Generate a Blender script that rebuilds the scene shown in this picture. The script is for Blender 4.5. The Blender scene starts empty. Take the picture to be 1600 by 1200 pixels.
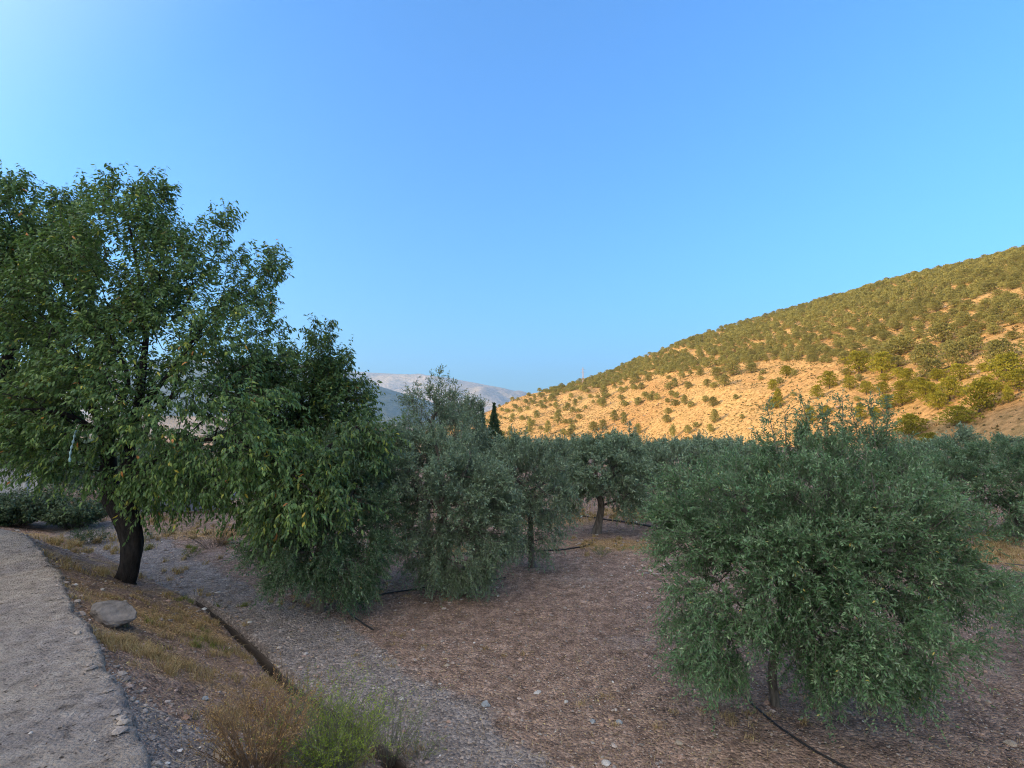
import bpy, math, time
import numpy as np
from mathutils import Vector
from mathutils.bvhtree import BVHTree
T0 = time.time()
R = math.radians
SC = bpy.context.scene
COL = SC.collection

# ------------------------------------------------------------------ camera, sky, sun, exposure
FPX = 800.0                                   # focal length in photo pixels (1600 wide)
CAM = np.array([0.0, 0.0, 2.6])
PITCH = math.atan(65 / FPX)
cam = bpy.data.objects.new("camera", bpy.data.cameras.new("camera"))
COL.objects.link(cam)
cam.location = CAM
cam.rotation_euler = (R(90) + PITCH, 0, 0)
cam.data.sensor_width = 36
cam.data.lens = 36 * FPX / 1600
cam.data.clip_start = 0.05
cam.data.clip_end = 60000
SC.camera = cam
SUN_EL, SUN_AZ = R(15), R(-105)               # azimuth clockwise from +Y
w = bpy.data.worlds.new("World"); SC.world = w; w.use_nodes = True
wn = w.node_tree.nodes; wl = w.node_tree.links
sky = wn.new("ShaderNodeTexSky"); sky.sky_type = 'NISHITA'; sky.sun_disc = False
sky.sun_elevation = SUN_EL; sky.sun_rotation = SUN_AZ
sky.altitude = 900; sky.air_density = 1.7; sky.dust_density = 2.0; sky.ozone_density = 10.0
bg = wn["Background"]; bg.inputs[1].default_value = 0.15
# warm glow added to the sky behind the viewer to brighten the shaded orchard
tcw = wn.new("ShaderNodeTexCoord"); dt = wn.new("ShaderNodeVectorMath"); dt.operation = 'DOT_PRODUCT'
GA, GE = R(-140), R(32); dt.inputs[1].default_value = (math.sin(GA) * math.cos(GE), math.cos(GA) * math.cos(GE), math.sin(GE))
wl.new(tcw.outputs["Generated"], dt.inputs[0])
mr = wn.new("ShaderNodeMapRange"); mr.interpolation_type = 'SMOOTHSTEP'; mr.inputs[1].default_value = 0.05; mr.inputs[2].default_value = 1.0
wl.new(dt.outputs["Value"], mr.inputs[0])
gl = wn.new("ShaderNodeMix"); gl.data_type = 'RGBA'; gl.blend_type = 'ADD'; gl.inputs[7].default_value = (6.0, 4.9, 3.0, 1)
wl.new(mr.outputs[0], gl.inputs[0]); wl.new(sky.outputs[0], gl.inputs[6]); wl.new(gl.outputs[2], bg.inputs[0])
sd = bpy.data.lights.new("sun", 'SUN'); sd.energy = 3.7; sd.angle = R(0.5); sd.color = (1.0, 0.70, 0.30)
so = bpy.data.objects.new("sun", sd); COL.objects.link(so)
sundir = Vector((math.sin(SUN_AZ) * math.cos(SUN_EL), math.cos(SUN_AZ) * math.cos(SUN_EL), math.sin(SUN_EL)))
so.rotation_euler = sundir.to_track_quat('Z', 'Y').to_euler()
vs = SC.view_settings
vs.view_transform = 'Standard'; vs.look = 'None'; vs.gamma = 1; vs.exposure = 1.6
SC.cycles.max_bounces = 6; SC.cycles.diffuse_bounces = 3; SC.cycles.transmission_bounces = 3
SC.cycles.volume_bounces = 0; SC.cycles.use_denoising = True; SC.cycles.denoising_prefilter = 'NONE'; SC.cycles.pixel_filter_type = 'BLACKMAN_HARRIS'; SC.cycles.filter_width = 1.1; SC.cycles.sample_clamp_indirect = 4

# ------------------------------------------------------------------ small helpers
cp, sp = math.cos(PITCH), math.sin(PITCH)
FWD = np.array([0, cp, sp]); RGT = np.array([1.0, 0, 0]); UPV = np.array([0, -sp, cp])
def ray(px, py):
    return FWD + (px - 800) / FPX * RGT + (600 - py) / FPX * UPV
def W(px, py, d):                              # point at depth d (metres along the view axis)
    return CAM + d * ray(px, py)
def project(P):
    q = np.asarray(P) - CAM
    d = q @ FWD
    return 800 + FPX * (q @ RGT) / d, 600 - FPX * (q @ UPV) / d, d

def h2(ix, iy, seed):
    n = (ix.astype(np.int64) * 374761393 + iy.astype(np.int64) * 668265263 + seed * 1442695041) & 0xFFFFFFFF
    n = ((n ^ (n >> 13)) * 1274126177) & 0xFFFFFFFF
    return ((n ^ (n >> 16)) & 0xFFFF) / 65535.0
def vnoise(x, y, seed=0):
    x = np.asarray(x, float); y = np.asarray(y, float)
    x0 = np.floor(x); y0 = np.floor(y); fx = x - x0; fy = y - y0
    fx = fx * fx * (3 - 2 * fx); fy = fy * fy * (3 - 2 * fy)
    a = h2(x0, y0, seed); b = h2(x0 + 1, y0, seed); c = h2(x0, y0 + 1, seed); d = h2(x0 + 1, y0 + 1, seed)
    return (a + (b - a) * fx) * (1 - fy) + (c + (d - c) * fx) * fy
def fbm(x, y, seed=0, octs=4, gain=0.5):
    s = 0; a = 1; t = 0
    for k in range(octs):
        s = s + a * (vnoise(x * 2 ** k, y * 2 ** k, seed + 17 * k) - 0.5); t += a; a *= gain
    return s / t * 2
def sstep(a, b, x):
    t = np.clip((x - a) / (b - a), 0, 1); return t * t * (3 - 2 * t)

def polydist(x, y, P):
    """distance to polyline P and signed distance (left of travel positive)"""
    best = np.full(np.shape(x), 1e9); sg = np.zeros(np.shape(x))
    for (ax, ay), (bx, by) in zip(P[:-1], P[1:]):
        dx, dy = bx - ax, by - ay; L2 = dx * dx + dy * dy
        t = np.clip(((x - ax) * dx + (y - ay) * dy) / L2, 0, 1)
        ex, ey = x - ax - t * dx, y - ay - t * dy
        d = np.hypot(ex, ey); c = dx * ey - dy * ex
        m = d < best - 1e-9
        best = np.where(m, d, best); sg = np.where(m, np.sign(c), sg)
    return best * np.where(sg == 0, 1, sg)

def flat_hit(px, py, z=0.0):
    r = ray(px, py); t = (z - CAM[2]) / r[2]
    p = CAM + t * r; return (p[0], p[1])

PATH_Z = 0.9
DITCH = [(1.2, 1.6)] + [flat_hit(a, b, 0.05) for a, b in
         [(650, 1208), (600, 1165), (525, 1105), (455, 1066), (400, 1010), (335, 955), (292, 925), (235, 898)]] + [(-9.5, 11.5), (-16, 16), (-60, 45)]
PEDGE = [(-0.9, -3), (-1.3, 1.2)] + [flat_hit(a, b, PATH_Z) for a, b in
         [(243, 1200), (205, 1140), (190, 1080), (150, 1010), (112, 950), (90, 900), (58, 850), (30, 828)]] + [(-10.5, 9.2), (-16, 11.5), (-60, 30)]
TRACK = [flat_hit(a, b, 0) for a, b in
         [(1010, 1330), (900, 1195), (760, 1095), (640, 1035), (560, 985), (470, 945), (400, 915), (330, 880), (215, 822)]] + [(-17, 18)]

def H(x, y):
    x = np.asarray(x, float); y = np.asarray(y, float)
    s = polydist(x, y, DITCH); e = polydist(x, y, PEDGE)
    near = np.exp(-(np.hypot(x, y) / 60) ** 2)
    z = 0.05 * fbm(x * 0.45, y * 0.45, 3) * near + 0.9 * fbm(x * 0.02, y * 0.02, 5) * (1 - near)
    z = z + 0.016 * fbm(x * 3.1, y * 3.1, 9, 3) * near
    fade = np.exp(-(np.maximum(0, -x - 14) / 25) ** 2)
    t = np.clip(s / (s + np.maximum(-e, 0) + 1e-6), 0, 1)
    bank = np.where(s > 0, np.where(e > 0, 1.0, t * (0.72 + 0.28 * t)), 0)
    z = z + (PATH_Z - 0.05) * bank * fade + np.where((s > 0) & (e < 0), 0.05 * fbm(x * 2.2, y * 2.2, 21) * np.sin(np.pi * t), 0)
    z = z - np.where(e > -0.02, 0.07, 0) * fade
    z = z + 0.02 * np.exp(-((s - 0.2) / 0.12) ** 2)                       # lip beside the channel
    z = z - 0.32 * (1 - sstep(0.045, 0.105, np.abs(s) + .035 * fbm(x * 3.3, y * 3.3, 55, 3))) * (1 - sstep(7.6, 8.2, y))
    dist = np.hypot(x, y)
    z = z - 8.0 * sstep(40, 250, y) - 22 * sstep(300, 2500, dist)
    return z

def hit(px, py, dmax=400):
    r = ray(px, py)
    t = np.geomspace(1.0, dmax, 3000)
    P = CAM[None] + t[:, None] * r[None]
    under = P[:, 2] < H(P[:, 0], P[:, 1])
    i = int(np.argmax(under)) if under.any() else len(t) - 1
    return P[i]

def mesh_np(name, V, quads=None, tris=None, mats=(), parent=None, mi_q=None, mi_t=None, attrs=None, smooth=False):
    me = bpy.data.meshes.new(name)
    V = np.asarray(V, np.float32)
    nq = 0 if quads is None else len(quads); nt = 0 if tris is None else len(tris)
    me.vertices.add(len(V)); me.vertices.foreach_set("co", V.ravel())
    me.loops.add(nq * 4 + nt * 3); me.polygons.add(nq + nt)
    li = []
    if nq: li.append(np.asarray(quads, np.int32).ravel())
    if nt: li.append(np.asarray(tris, np.int32).ravel())
    me.loops.foreach_set("vertex_index", np.concatenate(li))
    st = np.concatenate([np.arange(nq) * 4, nq * 4 + np.arange(nt) * 3]).astype(np.int32)
    me.polygons.foreach_set("loop_start", st)
    for m in mats: me.materials.append(m)
    if mi_q is not None or mi_t is not None:
        mq = np.zeros(nq, np.int32) if mi_q is None else mi_q
        mt = np.zeros(nt, np.int32) if mi_t is None else mi_t
        me.polygons.foreach_set("material_index", np.concatenate([mq, mt]).astype(np.int32))
    me.polygons.foreach_set("use_smooth", np.full(nq + nt, smooth))
    me.update(calc_edges=True)
    for k, a in (attrs or {}).items():
        at = me.attributes.new(k, 'FLOAT', 'POINT'); at.data.foreach_set("value", np.asarray(a, np.float32))
    o = bpy.data.objects.new(name, me); COL.objects.link(o)
    if parent is not None: o.parent = parent
    return o

def tag(o, label=None, cat=None, group=None, kind=None):
    if label: o["label"] = label
    if cat: o["category"] = cat
    if group: o["group"] = group
    if kind: o["kind"] = kind
    return o
def empty(name, loc, label=None, cat=None, group=None, rz=0, s=1):
    o = bpy.data.objects.new(name, None); COL.objects.link(o)
    o.location = Vector([float(v) for v in loc]); o.rotation_euler.z = rz; o.scale = (s, s, s)
    o.empty_display_size = 0.2
    return tag(o, label, cat, group)
def localise(o, root):                        # world-space mesh under a root standing at root.location
    n = len(o.data.vertices); a = np.empty(n * 3, np.float32)
    o.data.vertices.foreach_get("co", a); a = a.reshape(-1, 3) - np.array(root.location, np.float32)
    o.data.vertices.foreach_set("co", a.ravel()); o.data.update(); o.parent = root
def copy_tree(o, parent=None):
    c = o.copy(); COL.objects.link(c); c.parent = parent
    for ch in [k for k in bpy.data.objects if k.parent == o]: copy_tree(ch, c)
    return c

# ------------------------------------------------------------------ materials
def mat(name, rough=0.8, spec=0.3):
    m = bpy.data.materials.new(name); m.use_nodes = True
    n = m.node_tree.nodes; l = m.node_tree.links; b = n["Principled BSDF"]
    b.inputs["Roughness"].default_value = rough
    b.inputs["Specular IOR Level"].default_value = spec
    return m, n, l, b
def ramp(n, stops, interp='LINEAR'):
    r = n.new("ShaderNodeValToRGB"); cr = r.color_ramp; cr.interpolation = interp
    while len(cr.elements) < len(stops): cr.elements.new(0.5)
    for e, (p, c) in zip(cr.elements, stops):
        e.position = p; e.color = (*c, 1)
    return r
def tex(n, l, scale, detail=6, rough=0.6, kind='NOISE', coord=None, feature=None):
    if coord is None:
        tc = n.new("ShaderNodeTexCoord"); coord = tc.outputs["Object"]
    t = n.new("ShaderNodeTexNoise" if kind == 'NOISE' else "ShaderNodeTexVoronoi")
    t.inputs["Scale"].default_value = scale
    if kind == 'NOISE':
        t.inputs["Detail"].default_value = detail; t.inputs["Roughness"].default_value = rough
    elif feature: t.feature = feature
    l.new(coord, t.inputs["Vector"])
    return t
def mixc(n, l, a, b, f, mode='MIX'):
    m = n.new("ShaderNodeMix"); m.data_type = 'RGBA'; m.blend_type = mode
    for s, v in ((m.inputs[6], a), (m.inputs[7], b)):
        if isinstance(v, tuple): s.default_value = (*v, 1)
        else: l.new(v, s)
    if isinstance(f, (int, float)): m.inputs[0].default_value = f
    else: l.new(f, m.inputs[0])
    return m.outputs[2]
def math_(n, l, op, a, b=None, clamp=False):
    m = n.new("ShaderNodeMath"); m.operation = op; m.use_clamp = clamp
    for i, v in enumerate((a, b)):
        if v is None: continue
        if isinstance(v, (int, float)): m.inputs[i].default_value = v
        else: l.new(v, m.inputs[i])
    return m.outputs[0]
def attr(n, name):
    a = n.new("ShaderNodeAttribute"); a.attribute_name = name; return a.outputs["Fac"]
def bump(n, l, b, h, strength=0.5, dist=0.02):
    bp = n.new("ShaderNodeBump"); bp.inputs["Strength"].default_value = strength; bp.inputs["Distance"].default_value = dist
    l.new(h, bp.inputs["Height"]); l.new(bp.outputs[0], b.inputs["Normal"])

def leaf_mat(name, stops, back=None, transl=0.25, rough=0.5, spec=0.35, obj_var=True):
    m, n, l, b = mat(name, rough, spec)
    r = ramp(n, stops); l.new(attr(n, "rnd"), r.inputs[0]); c = r.outputs[0]
    if obj_var:
        oi = n.new("ShaderNodeObjectInfo")
        v = math_(n, l, 'MULTIPLY_ADD', oi.outputs["Random"], 0.35); n[v.node.name].inputs[2].default_value = 0.82
        cc = n.new("ShaderNodeCombineColor")
        for i in range(3): l.new(v, cc.inputs[i])
        c = mixc(n, l, c, cc.outputs[0], 1.0, 'MULTIPLY')
    if back:
        g = n.new("ShaderNodeNewGeometry"); c = mixc(n, l, c, back, math_(n, l, 'MULTIPLY', g.outputs["Backfacing"], 0.75))
    l.new(c, b.inputs["Base Color"])
    tr = n.new("ShaderNodeBsdfTranslucent"); l.new(mixc(n, l, c, (1.0, 1.0, 0.5), 1.0, 'MULTIPLY'), tr.inputs[0])
    mx = n.new("ShaderNodeMixShader"); mx.inputs[0].default_value = transl
    l.new(b.outputs[0], mx.inputs[1]); l.new(tr.outputs[0], mx.inputs[2])
    l.new(mx.outputs[0], n["Material Output"].inputs[0])
    return m
M = {}
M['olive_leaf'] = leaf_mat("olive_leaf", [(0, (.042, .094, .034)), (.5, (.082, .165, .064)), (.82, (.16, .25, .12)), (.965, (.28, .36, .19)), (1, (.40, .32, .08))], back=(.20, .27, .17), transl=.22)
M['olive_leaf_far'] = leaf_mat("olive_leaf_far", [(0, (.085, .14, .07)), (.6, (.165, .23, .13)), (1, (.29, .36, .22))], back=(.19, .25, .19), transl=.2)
M['almond_leaf'] = leaf_mat("almond_leaf", [(0, (.046, .092, .034)), (.5, (.088, .158, .050)), (.80, (.16, .24, .06)), (.93, (.30, .34, .06)), (.985, (.50, .38, .06)), (1, (.50, .20, .06))], back=(.10, .17, .06), transl=.35)
M['laurel_leaf'] = leaf_mat("laurel_leaf", [(0, (.03, .055, .022)), (.7, (.055, .09, .035)), (.95, (.12, .16, .05)), (1, (.3, .25, .07))], back=(.09, .13, .06), transl=.15)
M['pine_leaf'] = leaf_mat("pine_needles", [(0, (.145, .145, .06)), (.5, (.235, .22, .08)), (1, (.35, .31, .105))], transl=.2, rough=.8, spec=.1)
M['pine_leaf_low'] = leaf_mat("pine_needles_low", [(0, (.14, .14, .03)), (.5, (.25, .235, .035)), (1, (.38, .33, .05))], transl=.25, rough=.8, spec=.1)
M['cypress_leaf'] = leaf_mat("cypress_needles", [(0, (.035, .065, .035)), (1, (.075, .12, .06))], transl=.05, rough=.8, spec=.1)
M['broom_leaf'] = leaf_mat("broom_leaf", [(0, (.13, .20, .025)), (.5, (.27, .36, .04)), (1, (.42, .46, .07))], transl=.25)
M['dry_leaf'] = leaf_mat("dry_shrub_leaf", [(0, (.20, .10, .04)), (.5, (.36, .20, .07)), (.85, (.5, .33, .10)), (1, (.30, .32, .07))], transl=.2)
M['grass'] = leaf_mat("dry_grass_blade", [(0, (.19, .12, .06)), (.4, (.36, .25, .12)), (.85, (.55, .41, .22)), (1, (.26, .25, .10))], transl=.25, rough=.8, spec=.1, obj_var=False)
M['green_grass'] = leaf_mat("green_grass_blade", [(0, (.09, .12, .03)), (1, (.26, .27, .07))], transl=.25, rough=.8, spec=.1, obj_var=False)
M['litter'] = leaf_mat("leaf_litter", [(0, (.08, .05, .035)), (.35, (.20, .13, .085)), (.7, (.36, .25, .155)), (.93, (.52, .40, .22)), (1, (.62, .50, .2))], transl=.05, rough=.85, spec=.15, obj_var=False)
M['scrub'] = leaf_mat("hill_scrub", [(0, (.10, .08, .035)), (.5, (.17, .14, .06)), (1, (.30, .23, .10))], transl=.1, rough=.9, spec=.05, obj_var=False)

def bark(name, c1, c2, scale=18):
    m, n, l, b = mat(name, .95, .12)
    tc = n.new("ShaderNodeTexCoord"); mp = n.new("ShaderNodeMapping"); mp.inputs["Scale"].default_value = (1, 1, .3)
    l.new(tc.outputs["Object"], mp.inputs[0])
    t = tex(n, l, scale, 8, .65, coord=mp.outputs[0])
    r = ramp(n, [(.3, c1), (.7, c2)]); l.new(t.outputs[0], r.inputs[0]); l.new(r.outputs[0], b.inputs["Base Color"])
    bump(n, l, b, t.outputs[0], 1.0, .04)
    return m
M['bark_almond'] = bark("bark_almond", (.012, .011, .011), (.045, .038, .034))
M['bark_olive'] = bark("bark_olive", (.06, .052, .044), (.20, .175, .15))
M['bark_pine'] = bark("bark_pine", (.06, .045, .035), (.14, .10, .07), 6)
M['twig'] = bark("twig", (.10, .10, .07), (.26, .25, .19), 30)
M['twig_dark'] = bark("twig_dark", (.04, .035, .03), (.13, .11, .09), 30)
M['twig_dry'] = bark("twig_dry", (.14, .085, .05), (.30, .20, .12), 30)

# stones: colour by per-stone attribute
def stone_mat(name, stops):
    m, n, l, b = mat(name, .85, .25)
    r = ramp(n, stops); l.new(attr(n, "rnd"), r.inputs[0])
    t = tex(n, l, 60, 4); r2 = ramp(n, [(.3, (.65, .65, .65)), (.7, (1.15, 1.15, 1.15))]); l.new(t.outputs[0], r2.inputs[0])
    l.new(mixc(n, l, r.outputs[0], r2.outputs[0], 1, 'MULTIPLY'), b.inputs["Base Color"])
    bump(n, l, b, t.outputs[0], .6, .01)
    return m
M['pebble'] = stone_mat("pebble", [(0, (.12, .10, .085)), (.3, (.25, .21, .18)), (.6, (.36, .30, .25)), (.8, (.38, .25, .19)), (.96, (.44, .38, .33)), (1, (.66, .62, .57))])
def rock_mat(name, c1, c2):
    m, n, l, b = mat(name, .9, .2)
    t = tex(n, l, 9, 9, .65); r = ramp(n, [(.3, c1), (.68, c2)]); l.new(t.outputs[0], r.inputs[0]); l.new(r.outputs[0], b.inputs["Base Color"])
    t2 = tex(n, l, 30, 8, .7); bump(n, l, b, t2.outputs[0], .9, .03)
    return m
M['rock_grey'] = rock_mat("rock_grey", (.08, .07, .062), (.26, .225, .195))
M['rock_tan'] = rock_mat("rock_tan", (.24, .19, .14), (.48, .39, .30))
M['rock_blue'] = rock_mat("rock_blue", (.17, .19, .20), (.34, .36, .38))
M['rock_pink'] = rock_mat("rock_pink", (.28, .17, .12), (.46, .31, .24))
M['rock_white'] = rock_mat("rock_white", (.34, .31, .28), (.55, .52, .48))

def plain(name, c, rough=.7, c2=None, scale=6, spec=.3, metal=0, bs=.4, bd=.01):
    m, n, l, b = mat(name, rough, spec)
    t = tex(n, l, scale, 8, .65)
    c2 = c2 or tuple(v * .7 for v in c)
    r = ramp(n, [(.3, c2), (.7, c)]); l.new(t.outputs[0], r.inputs[0]); l.new(r.outputs[0], b.inputs["Base Color"])
    b.inputs["Metallic"].default_value = metal
    t2 = tex(n, l, scale * 6, 6, .7); bump(n, l, b, t2.outputs[0], bs, bd)
    return m
M['hose'] = plain("black_polythene", (.022, .021, .021), .5, (.014, .013, .013), bs=.1)
M['block'] = plain("concrete_block", (.22, .24, .27), .9, (.13, .14, .16), 4, .2)
M['pale_wall'] = plain("pale_render", (.42, .42, .42), .9, (.28, .28, .29), 3, .2)
M['wire'] = plain("galvanised_wire", (.25, .26, .27), .5, metal=.6)
M['wood'] = plain("weathered_plank", (.20, .14, .09), .9, (.09, .06, .04), 8)
M['rope'] = plain("pale_blue_rope", (.42, .58, .60), .8, (.25, .42, .42), 30)
M['steel'] = plain("mast_steel", (.42, .30, .28), .6, (.36, .25, .24), 1, bs=.05)
M['channel'] = plain("channel_mortar", (.085, .068, .055), .95, (.035, .028, .023), 3, .15, bs=.6, bd=.015)

# ground: zones painted per vertex as a property of the place (track gravel, straw cover), everything else noise
def ground_mat():
    m, n, l, b = mat("orchard_ground", .95, .12)
    tc = n.new("ShaderNodeTexCoord"); C = tc.outputs["Object"]
    big = tex(n, l, .7, 6, .6, coord=C); mid = tex(n, l, 5, 8, .65, coord=C); fine = tex(n, l, 45, 6, .7, coord=C)
    soil = ramp(n, [(.33, (.165, .115, .088)), (.5, (.285, .20, .155)), (.67, (.42, .305, .24))]); l.new(mid.outputs[0], soil.inputs[0])
    grav = ramp(n, [(.3, (.19, .165, .15)), (.7, (.36, .32, .295))]); l.new(mid.outputs[0], grav.inputs[0])
    dust = ramp(n, [(.3, (.27, .215, .185)), (.7, (.41, .335, .29))]); l.new(fine.outputs[0], dust.inputs[0])
    straw = ramp(n, [(.3, (.25, .16, .08)), (.7, (.48, .33, .17))]); l.new(fine.outputs[0], straw.inputs[0])
    def soft(a, k=.55):
        s = math_(n, l, 'MULTIPLY_ADD', mid.outputs[0], k); n[s.node.name].inputs[2].default_value = -k / 2
        q = math_(n, l, 'ADD', attr(n, a), s)
        r = ramp(n, [(.38, (0, 0, 0)), (.62, (1, 1, 1))]); l.new(q, r.inputs[0]); return r.outputs[0]
    c = mixc(n, l, soil.outputs[0], grav.outputs[0], soft("track"))
    c = mixc(n, l, c, dust.outputs[0], soft("dust"))
    c = mixc(n, l, c, straw.outputs[0], soft("straw"))
    # gravel speckle
    v = tex(n, l, 38, kind='V', coord=C); v2 = tex(n, l, 90, kind='V', coord=C)
    sp1 = ramp(n, [(0, (.45, .42, .40)), (.45, (.95, .9, .87)), (.8, (1.35, 1.28, 1.2)), (1, (2.2, 2.05, 1.9))]); l.new(v.outputs["Color"], sp1.inputs[0])
    c = mixc(n, l, c, sp1.outputs[0], .85, 'MULTIPLY')
    sp2 = ramp(n, [(0, (.7, .7, .7)), (.6, (1, 1, 1)), (1, (1.35, 1.3, 1.25))]); l.new(v2.outputs["Color"], sp2.inputs[0])
    c = mixc(n, l, c, sp2.outputs[0], .7, 'MULTIPLY')
    l.new(c, b.inputs["Base Color"])
    hh = math_(n, l, 'ADD', math_(n, l, 'MULTIPLY', v.outputs["Distance"], -1.2), fine.outputs[0])
    bump(n, l, b, hh, 1, .03)
    return m
M['ground'] = ground_mat()
def tex_warp(n, l, C):
    t = tex(n, l, 6, 4, .6, coord=C); m = n.new("ShaderNodeVectorMath"); m.operation = 'MULTIPLY_ADD'
    l.new(t.outputs["Color"], m.inputs[0]); m.inputs[1].default_value = (.12, .12, .12); l.new(C, m.inputs[2]); return m.outputs[0]
def path_mat():
    m, n, l, b = mat("worn_path", .95, .12)
    tc = n.new("ShaderNodeTexCoord"); C = tc.outputs["Object"]
    big = tex(n, l, 1.1, 8, .6, coord=C); mid = tex(n, l, 9, 9, .7, coord=C); fine = tex(n, l, 70, 6, .7, coord=C)
    r = ramp(n, [(.33, (.15, .125, .105)), (.43, (.34, .285, .24)), (.55, (.43, .365, .31)), (.72, (.58, .50, .43))]); l.new(mid.outputs[0], r.inputs[0])
    r2 = ramp(n, [(.35, (.8, .8, .84)), (.65, (1.14, 1.1, 1.02))]); l.new(big.outputs[0], r2.inputs[0])
    c = mixc(n, l, r.outputs[0], r2.outputs[0], 1, 'MULTIPLY')
    r3 = ramp(n, [(.3, (.7, .7, .7)), (.7, (1.25, 1.25, 1.25))]); l.new(fine.outputs[0], r3.inputs[0])
    c = mixc(n, l, c, r3.outputs[0], .7, 'MULTIPLY')
    pv_ = tex(n, l, 17, kind='V', coord=tex_warp(n, l, C)); rp = ramp(n, [(.10, (.22, .2, .19)), (.22, (1, 1, 1))]); l.new(pv_.outputs["Distance"], rp.inputs[0])
    pn = tex(n, l, 3.1, 3, .5, coord=C); rpn = ramp(n, [(.40, (0, 0, 0)), (.5, (1, 1, 1))]); l.new(pn.outputs[0], rpn.inputs[0])
    c = mixc(n, l, c, mixc(n, l, c, rp.outputs[0], 1, 'MULTIPLY'), rpn.outputs[0])
    l.new(c, b.inputs["Base Color"])
    v = tex(n, l, 55, kind='V', coord=C)
    hh = math_(n, l, 'ADD', math_(n, l, 'MULTIPLY', mid.outputs[0], 2.5), math_(n, l, 'ADD', fine.outputs[0], math_(n, l, 'MULTIPLY', v.outputs["Distance"], -.8)))
    bump(n, l, b, hh, 1, .03)
    return m
M['path'] = path_mat()
def hill_mat(name, c1, c2, c3, s):
    m, n, l, b = mat(name, 1, .03)
    tc = n.new("ShaderNodeTexCoord"); C = tc.outputs["Object"]
    big = tex(n, l, .035 * s, 7, .6, coord=C); fine = tex(n, l, .9 * s, 8, .75, coord=C); mid = tex(n, l, .25 * s, 8, .7, coord=C)
    r = ramp(n, [(.35, c1), (.65, c2)]); l.new(big.outputs[0], r.inputs[0])
    r2 = ramp(n, [(.42, (.55, .57, .5)), (.5, (.88, .88, .84)), (.62, (1.18, 1.14, 1.1))]); l.new(fine.outputs[0], r2.inputs[0])
    c = mixc(n, l, r.outputs[0], r2.outputs[0], 1, 'MULTIPLY')
    r3 = ramp(n, [(.5, (0, 0, 0)), (.72, (1, 1, 1))]); l.new(mid.outputs[0], r3.inputs[0])
    c = mixc(n, l, c, c3, math_(n, l, 'MULTIPLY', r3.outputs[0], .55))
    l.new(c, b.inputs["Base Color"])
    bump(n, l, b, fine.outputs[0], .9, .5 / s)
    return m
M['hill'] = hill_mat("dry_hillside", (.44, .25, .11), (.56, .36, .16), (.30, .21, .08), 1)
M['mount'] = hill_mat("mountain_rock", (.34, .29, .26), (.46, .39, .34), (.26, .23, .20), .03)
M['mount_dark'] = hill_mat("mountain_shade", (.09, .10, .08), (.13, .13, .10), (.07, .08, .06), .03)  # dark base colour painted in for the mountains' shaded lower slope
M['mount_pale'] = hill_mat("mountain_pale", (.75, .72, .70), (.82, .8, .78), (.7, .7, .7), .03)

# ------------------------------------------------------------------ ground sheet
def axis(lo, hi, step, far_lo, far_hi, g=1.075):
    c = list(np.arange(lo, hi + 1e-6, step)); s = step; a = hi
    while a < far_hi: s *= g; a += s; c.append(a)
    s = step; a = lo; pre = []
    while a > far_lo: s *= g; a -= s; pre.append(a)
    return np.array(pre[::-1] + c)
gx = axis(-7.5, 6, .036, -14000, 14000); gy = axis(1.2, 9.5, .036, -2000, 14000, 1.06)
X, Y = np.meshgrid(gx, gy); Z = H(X, Y)
nx, ny = len(gx), len(gy)
I = np.arange(nx * ny).reshape(ny, nx)
quads = np.stack([I[:-1, :-1], I[:-1, 1:], I[1:, 1:], I[1:, :-1]], -1).reshape(-1, 4)
def zones(x, y):
    s = polydist(x, y, DITCH); t = polydist(x, y, TRACK); e = polydist(x, y, PEDGE)
    edge = .35 * fbm(x * 1.3, y * 1.3, 41)
    track = sstep(-.3, .5, t + edge * .9) * (s < .1)
    track = np.maximum(track, (s > 0) * (y < 3.6) * sstep(0.2, .9, s) * .9)
    straw = np.zeros_like(track); dust = np.zeros_like(track)
    def spot(px, py, rx, ry, arr, a=1.0):
        cx, cy = flat_hit(px, py); x1, _ = flat_hit(px + rx, py); _, y1 = flat_hit(px, py - ry)
        q = ((x - cx) / (x1 - cx)) ** 2 + ((y - cy) / (y1 - cy)) ** 2
        return np.maximum(arr, a * np.exp(-q * .8))
    for q in [(720, 915, 90, 18), (900, 905, 90, 14), (980, 1000, 90, 20), (1560, 1050, 90, 60), (1500, 960, 120, 40), (330, 870, 110, 16), (620, 900, 60, 20)]:
        dust = spot(*q, dust, .5)
    for q in [(1560, 870, 90, 22), (960, 852, 90, 12), (700, 860, 60, 12), (850, 815, 120, 10), (980, 800, 60, 8), (330, 835, 110, 10), (560, 925, 60, 8, ), (1300, 830, 200, 15)]:
        straw = spot(*q, straw, .75)
    bank = (s > 0.15) * (e < 0) * sstep(3.0, 4.2, y)
    straw = np.maximum(straw, bank * (.42 + .5 * fbm(x * 1.5, y * 1.5, 77)))
    far = sstep(18, 40, y) * (.5 + .4 * fbm(x * .1, y * .1, 5)); straw = np.maximum(straw, far)
    return track, np.clip(straw, 0, 1), dust
tr_, st_, du_ = zones(X.ravel(), Y.ravel())
g = mesh_np("ground", np.stack([X.ravel(), Y.ravel(), Z.ravel()], -1), quads, mats=[M['ground']], attrs={'track': tr_, 'straw': st_, 'dust': du_}, smooth=True)
tag(g, kind='structure')

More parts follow.
